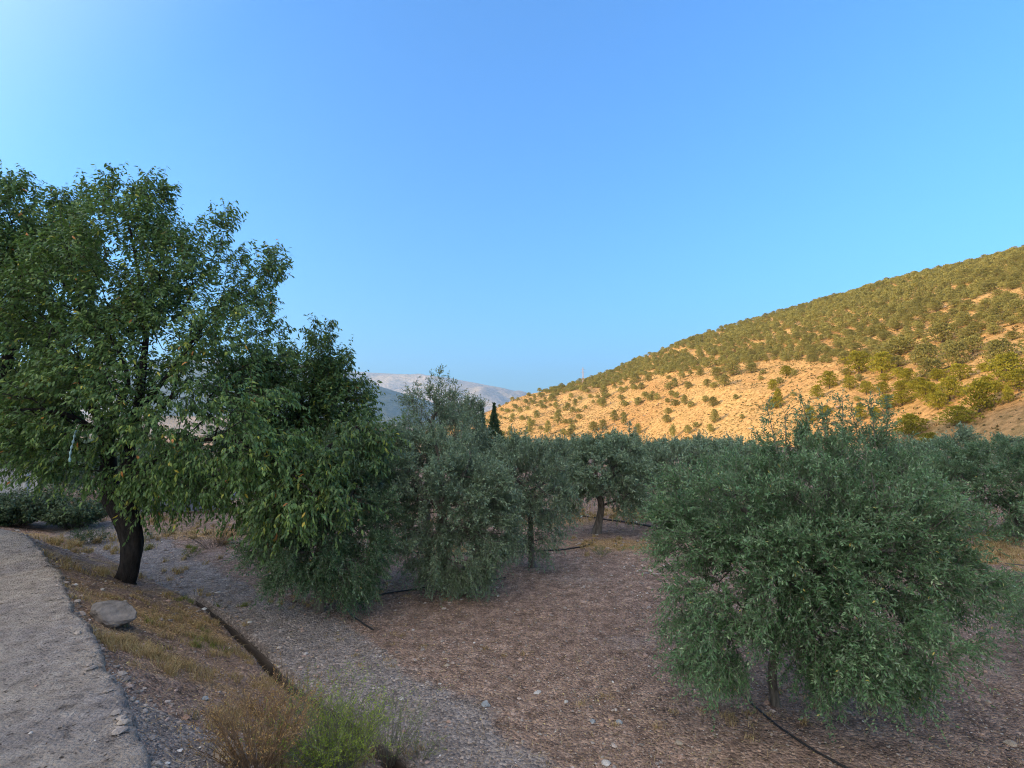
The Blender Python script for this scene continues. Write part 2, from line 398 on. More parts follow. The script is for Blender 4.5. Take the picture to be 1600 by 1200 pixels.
# path: slab of beaten concrete and earth with a ragged crumbling edge
def build_path():
    E = np.array(PEDGE[:-2] + [(-12.5, 10.2)])
    seg = np.hypot(*np.diff(E, axis=0).T); cum = np.r_[0, np.cumsum(seg)]
    s = np.arange(0, cum[-1], .04)
    ex = np.interp(s, cum, E[:, 0]); ey = np.interp(s, cum, E[:, 1])
    k = np.ones(13) / 13
    ex = np.convolve(np.pad(ex, 6, 'edge'), k, 'valid'); ey = np.convolve(np.pad(ey, 6, 'edge'), k, 'valid')
    tx, ty = np.gradient(ex), np.gradient(ey); L = np.hypot(tx, ty); nxx, nyy = -ty / L, tx / L    # left normal
    j = .06 * fbm(s * 1.1, s * 0 + .5, 61) + .07 * fbm(s * 6, s * 0 + .3, 62, 5, .75)
    ex -= nxx * j; ey -= nyy * j
    off = np.r_[0, 0, 0, np.arange(.03, 2.4, .045), np.arange(2.5, 9, .25)]
    Vx = ex[:, None] + nxx[:, None] * off[None]; Vy = ey[:, None] + nyy[:, None] * off[None]
    z = PATH_Z + .02 * fbm(Vx * 1.1, Vy * 1.1, 31) + .014 * fbm(Vx * 5, Vy * 5, 33, 4, .65)
    z[:, 0] = PATH_Z - .16; z[:, 1] = PATH_Z - .05 + .02 * fbm(s * 9, s * 0, 88); z[:, 2] -= .012
    Vx[:, 0] -= nxx * .05; Vy[:, 0] -= nyy * .05
    Vx[:, 1] -= nxx * .012; Vy[:, 1] -= nyy * .012
    n, m_ = Vx.shape; Ii = np.arange(n * m_).reshape(n, m_)
    q = np.stack([Ii[:-1, :-1], Ii[1:, :-1], Ii[1:, 1:], Ii[:-1, 1:]], -1).reshape(-1, 4)[:, ::-1]
    o = mesh_np("path", np.stack([Vx.ravel(), Vy.ravel(), z.ravel()], -1), q, mats=[M['path']], smooth=True)
    tag(o, kind='structure')
build_path()

# irrigation channel: mortar U lining the narrow ditch
def build_channel():
    D = np.array(DITCH[:-2]); D = D[D[:, 1] < 8.6]; seg = np.hypot(*np.diff(D, axis=0).T); cum = np.r_[0, np.cumsum(seg)]
    s = np.arange(0, cum[-1], .05); x = np.interp(s, cum, D[:, 0]); y = np.interp(s, cum, D[:, 1])
    k = np.ones(9) / 9; x = np.convolve(np.pad(x, 4, 'edge'), k, 'valid'); y = np.convolve(np.pad(y, 4, 'edge'), k, 'valid')
    tx, ty = np.gradient(x), np.gradient(y); L = np.hypot(tx, ty); nxx, nyy = -ty / L, tx / L
    prof = [(.10, -.16), (.085, -.10), (.07, -.07), (.06, -.09), (.050, -.14), (.04, -.27), (-.04, -.275), (-.05, -.14), (-.06, -.09), (-.07, -.07), (-.085, -.10), (-.10, -.16)]
    P = []
    for i, (o_, z_) in enumerate(prof):
        a = o_ + .015 * fbm(s * 3.5, s * 0 + i * .35, 71, 4, .6)  ; zz = z_ + .014 * fbm(s * 3, s * 0 + i * .5, 72)
        P.append(np.stack([x + nxx * a, y + nyy * a, zz + .02], -1))
    P = np.stack(P, 1); n, m_ = P.shape[:2]; Ii = np.arange(n * m_).reshape(n, m_)
    q = np.stack([Ii[:-1, :-1], Ii[1:, :-1], Ii[1:, 1:], Ii[:-1, 1:]], -1).reshape(-1, 4)
    o = mesh_np("irrigation_channel", P.reshape(-1, 3), q, mats=[M['channel']], smooth=True)
    tag(o, "narrow dark mortar irrigation channel between the grassy bank and the gravel track", "channel")
build_channel()

# ------------------------------------------------------------------ hills
def hill_surface(name, cols, material, nu, nv, amp, amp2, seed, back=.6, feat=25.0, kind='structure', prof=.15):
    """cols: list of (px, base depth, base z or None, ridge py, ridge depth) -> smooth ground surface"""
    c = np.array([(a, b, (0 if z is None else z), p, d) for a, b, z, p, d in cols], float)
    u = np.linspace(c[0, 0], c[-1, 0], nu)
    bd, bz, rp, rd = [np.interp(u, c[:, 0], c[:, i]) for i in (1, 2, 3, 4)]
    k = max(3, nu // 24); kk = np.ones(2 * k + 1) / (2 * k + 1)
    bd, bz, rd = [np.convolve(np.pad(a, k, 'edge'), kk, 'valid') for a in (bd, bz, rd)]
    k2 = max(1, nu // 90); kk = np.ones(2 * k2 + 1) / (2 * k2 + 1); rp = np.convolve(np.pad(rp, k2, 'edge'), kk, 'valid')
    B = np.stack([(u - 800) / FPX * bd, bd], -1); Rr = np.array([W(a, p, d) for a, p, d in zip(u, rp, rd)])
    if cols[0][2] is None: bz = H(B[:, 0], B[:, 1]) - .6
    v = np.concatenate([np.linspace(-.06, 1, nv), 1 + np.linspace(.03, 1, max(6, nv // 6)) * back])
    Vx = B[:, None, 0] + (Rr[:, None, 0] - B[:, None, 0]) * v[None]; Vy = B[:, None, 1] + (Rr[:, None, 1] - B[:, None, 1]) * v[None]
    f = np.where(v < 1, v * (1 + prof - prof * v), 1 - ((v - 1) / back) ** 1.3 * 1.05)
    Vz = bz[:, None] + (Rr[:, None, 2] - bz[:, None]) * f[None]
    env = np.clip(np.minimum(v * 5, 1), 0, 1) * np.clip(1.15 - np.exp(-((v - 1) / .1) ** 2), 0.12, 1)
    rel = np.maximum(Rr[:, 2] - bz, 1)[:, None]
    Vz = Vz + env[None] * (amp * fbm(Vx / feat, Vy / feat, seed, 5) + amp2 * fbm(Vx / feat * 7, Vy / feat * 7, seed + 5, 3))
    n, m_ = Vx.shape; Ii = np.arange(n * m_).reshape(n, m_)
    q = np.stack([Ii[:-1, :-1], Ii[1:, :-1], Ii[1:, 1:], Ii[:-1, 1:]], -1).reshape(-1, 4)
    V = np.stack([Vx.ravel(), Vy.ravel(), Vz.ravel()], -1)
    o = mesh_np(name, V, q, mats=[material], smooth=True); tag(o, kind=kind)
    return o, V, q
hill_cols = [(560, 300, None, 694, 470), (640, 290, None, 682, 450), (700, 275, None, 664, 430), (770, 255, None, 641, 420), (810, 240, None, 620, 415), (850, 225, None, 611, 410),
             (900, 208, None, 599, 402), (950, 192, None, 583, 395), (1000, 176, None, 560, 385), (1100, 145, None, 524, 360), (1200, 118, None, 493, 335), (1300, 98, None, 466, 315),
             (1400, 82, None, 439, 298), (1500, 68, None, 417, 282), (1600, 58, None, 394, 268), (1800, 46, None, 350, 250), (2100, 38, None, 300, 240), (2500, 33, None, 270, 230)]
hill, HV, HQ = hill_surface("hill", hill_cols, M['hill'], 620, 200, 3.6, .65, 11, feat=38)
bvh = BVHTree.FromPolygons([tuple(v) for v in HV.tolist()], HQ.tolist())

# distant mountains, seen blue through the air
hill_surface("far_mountains", [(-900, 5200, -60, 560, 9000), (-300, 5200, -60, 590, 9000), (100, 5000, -60, 568, 9000), (350, 5000, -60, 560, 9000), (480, 5000, -60, 571, 9000), (560, 5000, -60, 582, 9000),
              (640, 4900, -60, 587, 8800), (700, 4800, -60, 591, 8500), (760, 4800, -60, 601, 8300), (805, 4700, -60, 610, 8200), (900, 4700, -60, 640, 8000), (1100, 4700, -60, 655, 8000), (1500, 4700, -60, 660, 8000)],
             M['mount'], 520, 130, 230, 40, 51, feat=1500, prof=.1)
hill_surface("shaded_mountain", [(200, 3300, -60, 560, 5200), (420, 3300, -60, 574, 5200), (545, 3300, -60, 589, 5200), (600, 3300, -60, 606, 5200), (660, 3300, -60, 624, 5200), (720, 3200, -60, 646, 5000), (800, 3200, -60, 664, 5000)],
             M['mount_dark'], 300, 70, 60, 15, 57, feat=700, prof=.1)  # nearer dark-coloured ridge stands in for the shadow across the mountains
hill_surface("pale_peak", [(470, 11500, 0, 640, 12500), (535, 11500, 0, 596, 12500), (552, 11500, 0, 587, 12500), (562, 11500, 0, 584, 12500), (575, 11500, 0, 588, 12500), (600, 11500, 0, 602, 12500), (680, 11500, 0, 640, 12500)],
             M['mount_pale'], 120, 20, 20, 10, 58, feat=900)
hill_surface("valley_slope", [(-700, 420, -30, 632, 800), (-200, 420, -30, 642, 800), (100, 440, -30, 648, 830), (300, 460, -30, 650, 860), (430, 480, -30, 652, 880), (540, 500, -30, 656, 900), (620, 520, -30, 664, 920), (700, 540, -30, 676, 940)],
             M['mount'], 240, 60, 6, 1, 63, feat=90)

# the ridge behind the viewer that keeps the orchard in shade
def shade_ridge():
    ys = np.array([-1400, -900, -400, -150, -100, -77, -50, -30, -5, 16, 41, 76, 130]); hs = np.array([90, 140, 175, 180, 172, 163, 155, 147, 137, 126, 98, 50, 0])
    gy_ = np.linspace(-1400, 130, 200); gx_ = np.linspace(-760, -270, 110)
    XX, YY = np.meshgrid(gx_, gy_)
    top = np.interp(YY, ys, hs); t = np.clip(1 - np.abs(XX + 480) / np.where(XX < -480, 270, 205), 0, 1)
    zz = H(XX, YY) * (t < .02) - 3 + top * (t * (1.3 - .3 * t)) + 3 * fbm(XX / 40, YY / 40, 91) * np.clip(t * 4, 0, 1) * (t < .93)
    n, m_ = XX.shape; Ii = np.arange(n * m_).reshape(n, m_)
    q = np.stack([Ii[:-1, :-1], Ii[:-1, 1:], Ii[1:, 1:], Ii[1:, :-1]], -1).reshape(-1, 4)
    o = mesh_np("hills", np.stack([XX.ravel(), YY.ravel(), zz.ravel()], -1), q, mats=[M['hill']], smooth=True); tag(o, kind='structure')
shade_ridge()
print("terrain", round(time.time() - T0, 1))

# ------------------------------------------------------------------ vegetation toolkit
def unit(a): return a / np.maximum(np.linalg.norm(a, axis=-1, keepdims=True), 1e-9)
def rdir(rng, n): return unit(rng.normal(size=(n, 3)))

class Soup:
    def __init__(s): s.V = []; s.Q = []; s.T = []; s.MQ = []; s.MT = []; s.A = []; s.n = 0
    def add(s, V, Q=None, T=None, m=0, a=None):
        V = np.asarray(V, np.float32).reshape(-1, 3)
        if Q is not None and len(Q): s.Q.append(np.asarray(Q) + s.n); s.MQ.append(np.full(len(Q), m))
        if T is not None and len(T): s.T.append(np.asarray(T) + s.n); s.MT.append(np.full(len(T), m))
        s.V.append(V); s.A.append(np.zeros(len(V)) if a is None else a); s.n += len(V)
    def build(s, name, mats, parent=None, smooth=False):
        c = lambda L, k: np.concatenate(L) if L else None
        return mesh_np(name, np.concatenate(s.V), c(s.Q, 4), c(s.T, 3), mats, parent, c(s.MQ, 0), c(s.MT, 0), {'rnd': np.concatenate(s.A)}, smooth)

def diamonds(S, P, D, N, L, Wd, rnd, m=0, cup=.12, mid=.45):
    """simple leaves: four-vertex folded diamonds"""
    B = unit(np.cross(D, N)); n = len(P); N2 = unit(np.cross(B, D))
    L = np.broadcast_to(L, n)[:, None]; Wd = np.broadcast_to(Wd, n)[:, None]
    c = P + D * L * mid + N2 * L * cup * .5
    V = np.stack([P, c + B * Wd * .5, P + D * L, c - B * Wd * .5], 1)
    q = np.arange(n * 4).reshape(n, 4)
    S.add(V, q, m=m, a=np.repeat(rnd, 4))
def lances(S, P, D, N, L, Wd, rnd, curl=.35, m=0):
    """longer curved leaves: tri-quad-tri, drooping along their length"""
    B = unit(np.cross(D, N)); N2 = unit(np.cross(B, D)); n = len(P)
    L = np.broadcast_to(L, n)[:, None]; Wd = np.broadcast_to(Wd, n)[:, None]; cu = np.broadcast_to(curl, n)[:, None]
    a = P + D * L * .33 + N2 * L * cu * .10; b = P + D * L * .70 - N2 * L * cu * .12; t = P + D * L * .97 - N2 * L * cu * .55
    V = np.stack([P, a + B * Wd * .45, a - B * Wd * .45, b + B * Wd * .38, b - B * Wd * .38, t], 1)
    o = (np.arange(n) * 6)[:, None]
    q = o + np.array([[2, 1, 3, 4]])
    T = np.concatenate([o + np.array([[0, 1, 2]]), o + np.array([[4, 3, 5]])])
    S.add(V, q, T, m=m, a=np.repeat(rnd, 6))

def tube(S, P, r, sides=6, m=0, bumpy=0, seed=0, a=None):
    P = np.asarray(P, float); n = len(P)
    t = unit(np.gradient(P, axis=0)); ref = np.array([0.13, 0.9, 0.2]) if abs(t[0, 1]) < .8 else np.array([1, 0, .1])
    u = unit(np.cross(t, ref)); v = np.cross(t, u)
    th = np.linspace(0, 2 * np.pi, sides, endpoint=False)
    rr = np.asarray(r)[:, None] * np.ones(sides)[None]
    if bumpy:
        rr = rr * (1 + bumpy * fbm(th[None] * 1.6 + P[:, 2:3] * .8, P[:, 2:3] * 3 + seed * 1.0, seed, 3) + bumpy * .5 * np.sin(th[None] * 3 + P[:, 2:3] * 2 + seed))
    V = P[:, None] + rr[..., None] * (np.cos(th)[None, :, None] * u[:, None] + np.sin(th)[None, :, None] * v[:, None])
    I = np.arange(n * sides).reshape(n, sides); J = np.roll(I, -1, 1)
    q = np.stack([I[:-1], J[:-1], J[1:], I[1:]], -1).reshape(-1, 4)
    S.add(V, q, m=m, a=None if a is None else np.full(n * sides, a))
def smooth_path(P, r, k=6):
    P = np.asarray(P, float); r = np.asarray(r, float); n = len(P)
    t = np.arange(n); tt = np.linspace(0, n - 1, (n - 1) * k + 1)
    def cr(A):
        A = np.vstack([2 * A[0] - A[1], A, 2 * A[-1] - A[-2]]); out = []
        for x in tt:
            i = min(int(x), n - 2); f = x - i; p0, p1, p2, p3 = A[i:i + 4]
            out.append(.5 * ((2 * p1) + (-p0 + p2) * f + (2 * p0 - 5 * p1 + 4 * p2 - p3) * f * f + (-p0 + 3 * p1 - 3 * p2 + p3) * f ** 3))
        return np.array(out)
    return cr(P), np.interp(tt, t, r)

def shoots(S, rng, P, D, L, nleaf, leaf, lw, kind, bend, matl, matt, tr=.0022, stem=True, rndlo=0, rndhi=1, spread=.75, jitter=.15):
    """shoots starting at P with direction D, curving by vector bend, bearing leaves in pairs"""
    n = len(P); L = np.broadcast_to(L, n)
    bend = np.asarray(bend, float); bend = np.broadcast_to(bend, (n, 3))
    def pos(t): return P + D * (L * t)[:, None] + bend * (L * t * t)[:, None]
    def tan(t): return unit(D + 2 * bend * t)
    if stem:
        ts = np.linspace(0, 1, 5); pts = np.stack([pos(t * np.ones(n)) for t in ts], 1)   # n,5,3
        tg = tan(.5 * np.ones((n, 1))); u = unit(np.cross(tg, rdir(rng, n))); v = np.cross(tg, u)
        rad = (tr * np.array([1, .85, .7, .5, .2]))[None, :, None, None]
        th = np.array([0, 2.09, 4.19])
        ring = np.cos(th)[None, None, :, None] * u[:, None, None] + np.sin(th)[None, None, :, None] * v[:, None, None]
        V = pts[:, :, None] + rad * ring
        I = np.arange(n * 15).reshape(n, 5, 3); J = np.roll(I, -1, 2)
        q = np.stack([I[:, :-1], J[:, :-1], J[:, 1:], I[:, 1:]], -1).reshape(-1, 4)
        S.add(V, q, m=matt, a=np.full(n * 15, .5))
    base = rng.random(n)
    for k in range(nleaf):
        t = (k + .5 + rng.uniform(-.3, .3, n)) / nleaf * .95 + .05
        p = P + D * (L * t)[:, None] + bend * (L * t * t)[:, None]
        tg = unit(D + 2 * bend * t[:, None])
        side = unit(np.cross(tg, rdir(rng, n)))
        d = unit(tg * rng.uniform(.35, 1.0, n)[:, None] + side * spread)
        nn = unit(rng.normal(size=(n, 3)) * .6 + np.array([0, 0, 1]))
        rn = np.clip(rndlo + (rndhi - rndlo) * (base * .45 + rng.random(n) * .55) + (rng.random(n) > .985) * .35, 0, 1)
        sc = (leaf * rng.uniform(.7, 1.2, n)) * (1 - .35 * t)
        if kind == 'olive': diamonds(S, p, d, nn, sc, lw * rng.uniform(.8, 1.2, n), rn, m=matl)
        else:
            d = unit(d + np.array([0, 0, -.85])); lances(S, p, d, nn, sc, lw * rng.uniform(.8, 1.2, n), rn, curl=rng.uniform(.1, .7, n), m=matl)

def blob(px, py, rx, ry, d, rd=None, wgt=1.0):
    c = W(px, py, d); s = d / FPX
    return (c, np.array([rx * s, (rd if rd is not None else .5 * (rx + ry) * s), ry * s]), wgt)

def in_blobs(p, blobs, k=1.0):
    m = np.full(len(p), 9.0)
    for c, r, w in blobs: m = np.minimum(m, np.linalg.norm((p - c) / (r * k), axis=1))
    return m

def grow(rng, start, blobs, natt, step=.25, bf=.35, gnarl=.04):
    """start: list of limbs, each (points, radii); grows a branch tree to points spread through the blobs"""
    nodes = []; par = []; pl = []; fixed = []
    for pts, rad in start:
        base = -1
        if nodes:
            d = np.linalg.norm(np.array(nodes) - pts[0], axis=1); base = int(d.argmin())
        for i, (p, r) in enumerate(zip(pts, rad)):
            if i == 0 and base >= 0: continue
            q = base if i == 0 or (i == 1 and base >= 0) else len(nodes) - 1
            nodes.append(np.array(p, float)); par.append(q)
            pl.append(0 if q < 0 else pl[q] + np.linalg.norm(nodes[-1] - nodes[q])); fixed.append(r)
    n0 = len(nodes)
    vol = np.array([np.prod(b[1]) ** (2 / 3) * b[2] for b in blobs]); cnt = np.maximum(3, (natt * vol / vol.sum()).astype(int))
    A = []
    for (c, r, w_), k in zip(blobs, cnt):
        A.append(c + rdir(rng, k) * (rng.uniform(.25, 1, k)[:, None] ** .5) * r)
    A = np.concatenate(A); A = A[A[:, 2] > H(A[:, 0], A[:, 1]) + .12]
    top = nodes[min(n0 - 1, n0 - 1)]; core = np.mean(np.array(nodes[max(0, n0 // 3):]), 0)
    A = A[np.argsort(np.linalg.norm(A - core, axis=1) * rng.uniform(.85, 1.15, len(A)))]
    NB = np.zeros((n0 + len(A) * 30, 3)); NB[:n0] = nodes; PL = np.zeros(len(NB)); PL[:n0] = pl; n = n0; low = 0.35 * n0
    tips = []
    for a in A:
        c = np.linalg.norm(NB[:n] - a, axis=1) + bf * PL[:n]
        c[:max(1, int(n0 * .15))] += 5
        j = int(c.argmin()); p0 = NB[j].copy(); dist = np.linalg.norm(a - p0); ns = max(1, min(20, int(dist / step)))
        pj = j; side = rdir(rng, 1)[0] * dist * .12
        for i in range(1, ns + 1):
            f = i / ns; p = p0 + (a - p0) * f + side * math.sin(f * math.pi) + np.array([0, 0, .10 * dist * math.sin(f * math.pi)]) + rng.normal(size=3) * gnarl * (f < 1)
            if n >= len(NB): break
            NB[n] = p; par.append(pj); fixed.append(0); PL[n] = PL[pj] + np.linalg.norm(p - NB[pj]); pj = n; n += 1
        tips.append(pj)
    NB = NB[:n]; par = np.array(par[:n]); cnt = np.zeros(n)
    for t in tips: cnt[t] += 1
    for i in range(n - 1, 0, -1):
        if par[i] >= 0: cnt[par[i]] += cnt[i]
    return NB, par, cnt, np.array(fixed[:n]), np.array(tips), n0

def skeleton_mesh(S, NB, par, cnt, fixed, r_tip=.004, expo=.5, rmax=.12, sides=6):
    n = len(NB); rad = np.minimum(r_tip * np.maximum(cnt, 1) ** expo, rmax)
    kids = [[] for _ in range(n)]
    for i in range(n):
        if par[i] >= 0: kids[par[i]].append(i)
    main = [max(k, key=lambda c: (fixed[c] > 0, cnt[c])) if k else -1 for k in kids]
    rad = np.where(fixed > 0, fixed, rad)
    for i in range(n):
        p = par[i]
        if p < 0 or main[p] != i:
            if fixed[i] > 0 and (p < 0 or fixed[p] > 0) and i >= 0 and p < 0: ch = [i]
            else: ch = ([p] if p >= 0 else []) + [i]
            c = main[i]
            while c >= 0: ch.append(c); c = main[c]
            if len(ch) < 2: continue
            r = rad[ch].copy()
            if p >= 0: r[0] = min(r[0], r[1] * 1.25)
            if fixed[ch[-2]] > 0 and False: pass
            big = r.max()
            tube(S, NB[ch], r, sides=8 if big > .03 else (5 if big > .01 else 3), m=0, bumpy=.12 if big > .03 else 0, seed=i)
    return rad

def limb(pts, n=6):                                 # pts: list of (px,py,depth,radius)
    P = [W(a, b, d) for a, b, d, r in pts]; r = [q[3] for q in pts]
    return smooth_path(P, r, n)

def make_tree(name, label, cat, group, limbs, blobs, rng, natt, nshoot, kind='olive', leaf=.06, lw=.014, nleaf=20, slen=(.16, .36),
              bark_='bark_olive', leafm='olive_leaf', twig='twig', droop=.25, up=.25, r_tip=.0035, out=.6, tipfrac=.75, stem=True, rmax=.07, root=None, expo=.5, bf=.35, sprays=()):
    start = [limb(l) for l in limbs]
    root = start[0][0][0] if root is None else root
    NB, par, cnt, fixed, tips, n0 = grow(rng, start, blobs, natt, bf=bf)
    S = Soup(); skeleton_mesh(S, NB, par, cnt, fixed, r_tip, expo, rmax)
    e = empty(name, root, label, cat, group)
    # the first limb is the stem
    T = Soup(); P, r = start[0]; P = P.copy(); r = np.array(r).copy()
    P = np.vstack([P[0] - np.array([0, 0, .15]), P]); r = np.r_[r[0] * 1.3, r]; r[1] *= 1.15
    tube(T, P, r * 1.03, sides=14, bumpy=.22, seed=len(label))
    o = T.build("trunk", [M[bark_]], smooth=True); localise(o, e)
    o = S.build("branch", [M[bark_]], smooth=True); localise(o, e)
    # shoots
    cand = np.where((cnt <= 3) & (np.arange(len(NB)) >= n0))[0]
    k1 = int(nshoot * tipfrac); src = np.concatenate([rng.choice(tips, k1), rng.choice(cand, nshoot - k1)])
    P = NB[src] + rng.normal(size=(nshoot, 3)) * (.035 if kind == 'olive' else .09)
    par_ = par[src]; gd = unit(NB[src] - NB[np.maximum(par_, 0)])
    cen = np.mean([b[0] for b in blobs], 0); outv = unit(P - cen)
    D = unit(gd * .5 + outv * out + rdir(rng, nshoot) * .75 + np.array([0, 0, up]))
    # upper shoots reach up, lower ones hang
    zrel = (P[:, 2] - P[:, 2].min()) / max(1e-3, np.ptp(P[:, 2]))
    D = unit(D + np.stack([0 * zrel, 0 * zrel, (zrel - .45) * .9], -1))
    bend = np.stack([rng.normal(0, .08, nshoot), rng.normal(0, .08, nshoot), -droop * (1.25 - zrel * 1.1) * rng.uniform(.5, 1.5, nshoot)], -1)
    C = Soup()
    shoots(C, rng, P, D, rng.uniform(*slen, nshoot), nleaf, leaf, lw, kind, bend, 0, 1, stem=stem)
    for (px, py, d, h, lean, cnt_) in sprays:       # long leader shoots standing out of the crown
        h *= 1.15; cnt_ = int(cnt_ * 1.5); b0 = W(px, py, d); pts = np.array([b0 + np.array([lean * t * h, 0.05 * t, t * h]) for t in np.linspace(0, 1, 7)])
        tube(C, pts, np.linspace(.007, .002, 7), sides=4, m=1, a=.5)
        q = pts[rng.integers(1, 7, cnt_)] ; dd = unit(rdir(rng, cnt_) + np.array([lean, 0, .9]))
        shoots(C, rng, q, dd, rng.uniform(.08, .22, cnt_), max(6, nleaf // 2), leaf, lw, kind, np.array([0, 0, -droop * .5]), 0, 1)
    o = C.build("crown", [M[leafm], M[twig]]); localise(o, e)
    return e

# ------------------------------------------------------------------ the olives and almonds near the camera
G_OL = "olive trees in the grove"; G_AL = "almond trees beside the path"
def gd_(px, py): # ground point and its depth
    p = hit(px, py); return p, project(p)[2]
rng = np.random.default_rng(7)
_, d0 = gd_(1212, 1102)
make_tree("olive_tree", "largest dense olive tree in front on the right, skirts nearly touching the ground", "olive tree", G_OL,
    [[(1212, 1106, d0, .045), (1206, 1050, d0, .036), (1216, 985, d0 + .02, .034), (1225, 930, d0 + .03, .034)],
     [(1225, 930, d0 + .03, .04), (1250, 860, d0 + .1, .034), (1290, 790, d0 + .1, .024), (1310, 730, d0 + .1, .014)],
     [(1225, 930, d0 + .03, .04), (1195, 860, d0 - .2, .03), (1165, 800, d0 - .1, .022), (1120, 760, d0 - .1, .012)],
     [(1225, 930, d0 + .03, .04), (1290, 890, d0 - .3, .03), (1370, 860, d0 - .5, .022), (1440, 870, d0 - .5, .012)],
     [(1225, 930, d0 + .03, .04), (1240, 880, d0 + .4, .03), (1220, 800, d0 + .8, .02)]],
    [blob(1275, 775, 150, 75, d0 + .1, .9), blob(1140, 800, 105, 75, d0 + .1, .9), blob(1385, 795, 90, 75, d0, .9), blob(1075, 850, 50, 65, d0), blob(1090, 940, 52, 62, d0 - .2, .5),
     blob(1115, 1010, 50, 42, d0 - .3, .4, 1.6), blob(1180, 940, 50, 38, d0 - .4, .3), blob(1235, 990, 40, 36, d0 - .4, .25, 1.3), blob(1270, 1040, 34, 30, d0 - .4, .25, 1.3), blob(1150, 1040, 26, 26, d0 - .3, .2), blob(1290, 880, 120, 95, d0 - .3, .7), blob(1355, 975, 95, 72, d0 - .5, .6), blob(1420, 910, 75, 65, d0 - .3, .6), blob(1485, 975, 44, 34, d0 - .2, .3),
     blob(1295, 985, 58, 62, d0 - .6, .4), blob(1180, 880, 85, 65, d0 - .3, .5), blob(1380, 1030, 48, 32, d0 - .5, .3, 1.5), blob(1325, 1010, 55, 35, d0 - .6, .3, 1.3), blob(1330, 835, 75, 50, d0 - .4, .4, 1.3), blob(1315, 880, 50, 40, d0 - .55, .3, 2.2), blob(1495, 905, 42, 42, d0 - .3, .4, 1.3), blob(1450, 830, 45, 45, d0 - .1, .5, 1.2), blob(1200, 860, 60, 45, d0 - .4, .4, 1.2), blob(1250, 725, 85, 45, d0 + .2), blob(1345, 720, 75, 40, d0 + .2), blob(1200, 800, 120, 70, d0 + .9, .5)],
    rng, 820, 9800, slen=(.13, .29), nleaf=19, leaf=.052, lw=.0125, droop=.35, up=.3, r_tip=.003, rmax=.05, sprays=[(1292, 705, d0, .34, .02, 26), (1270, 705, d0 + .1, .40, -.1, 20), (1318, 700, d0 + .1, .38, .1, 20), (1368, 700, d0, .36, .05, 22), (1385, 705, d0 + .1, .42, .15, 22),
        (1215, 710, d0, .38, -.12, 16), (1228, 712, d0 + .1, .34, .1, 14), (1345, 700, d0 + .2, .3, -.1, 14)])

rng = np.random.default_rng(8)
dL = 7.2
make_tree("olive_tree", "dark green olive tree drooping to the ground just right of the almond trees", "olive tree", G_OL,
    [[(500, 952, dL, .075), (503, 890, dL, .06), (500, 840, dL, .05)], [(500, 840, dL, .04), (470, 800, dL, .03), (440, 780, dL, .018)], [(500, 840, dL, .04), (540, 790, dL, .03), (560, 740, dL, .018)]],
    [blob(520, 785, 80, 60, dL, .8), blob(455, 835, 55, 42, dL - .1, .5), blob(590, 800, 34, 46, dL, .5), blob(530, 725, 50, 34, dL + .3, .7), blob(550, 860, 55, 45, dL - .2, .5), blob(500, 865, 60, 40, dL - .2, .5), blob(555, 905, 26, 32, dL - .2, .25, 1.5), blob(410, 862, 24, 20, dL, .3), blob(450, 880, 40, 24, dL - .1, .3), blob(560, 740, 45, 40, dL + .2, .6), blob(500, 895, 30, 18, dL - .2, .3)],
    rng, 420, 4300, nleaf=19, leaf=.062, lw=.015, slen=(.14, .32), droop=.35, up=.2, r_tip=.003, rmax=.05)
rng = np.random.default_rng(18)
dL = 8.2
make_tree("olive_tree", "wide grey green olive tree with hanging skirts left of the slim middle olive", "olive tree", G_OL,
    [[(690, 908, dL, .09), (692, 850, dL, .075), (690, 800, dL, .065)], [(690, 800, dL, .05), (650, 750, dL, .035), (620, 720, dL, .02)], [(690, 800, dL, .05), (720, 750, dL, .035), (735, 715, dL, .02)], [(690, 800, dL, .05), (690, 740, dL, .035), (680, 690, dL, .02)]],
    [blob(680, 750, 80, 58, dL, 1), blob(620, 740, 45, 60, dL, .8), blob(735, 775, 48, 52, dL - .1, .7), blob(775, 825, 30, 26, dL - .2, .4), blob(720, 850, 55, 42, dL - .3, .5), blob(730, 885, 38, 24, dL - .3, .3, 1.4), blob(655, 840, 50, 34, dL - .3, .5), blob(670, 880, 30, 20, dL - .3, .3), blob(635, 700, 46, 30, dL + .3), blob(700, 712, 50, 30, dL + .3), blob(760, 770, 36, 40, dL - .1, .5), blob(785, 800, 26, 26, dL - .1, .4), blob(770, 850, 26, 22, dL - .2, .3)],
    rng, 480, 4600, nleaf=17, leaf=.075, lw=.018, slen=(.15, .34), leafm='olive_leaf_far', droop=.32, up=.2, sprays=[(640, 680, dL, .3, -.1, 14), (720, 685, dL, .3, .1, 14)])

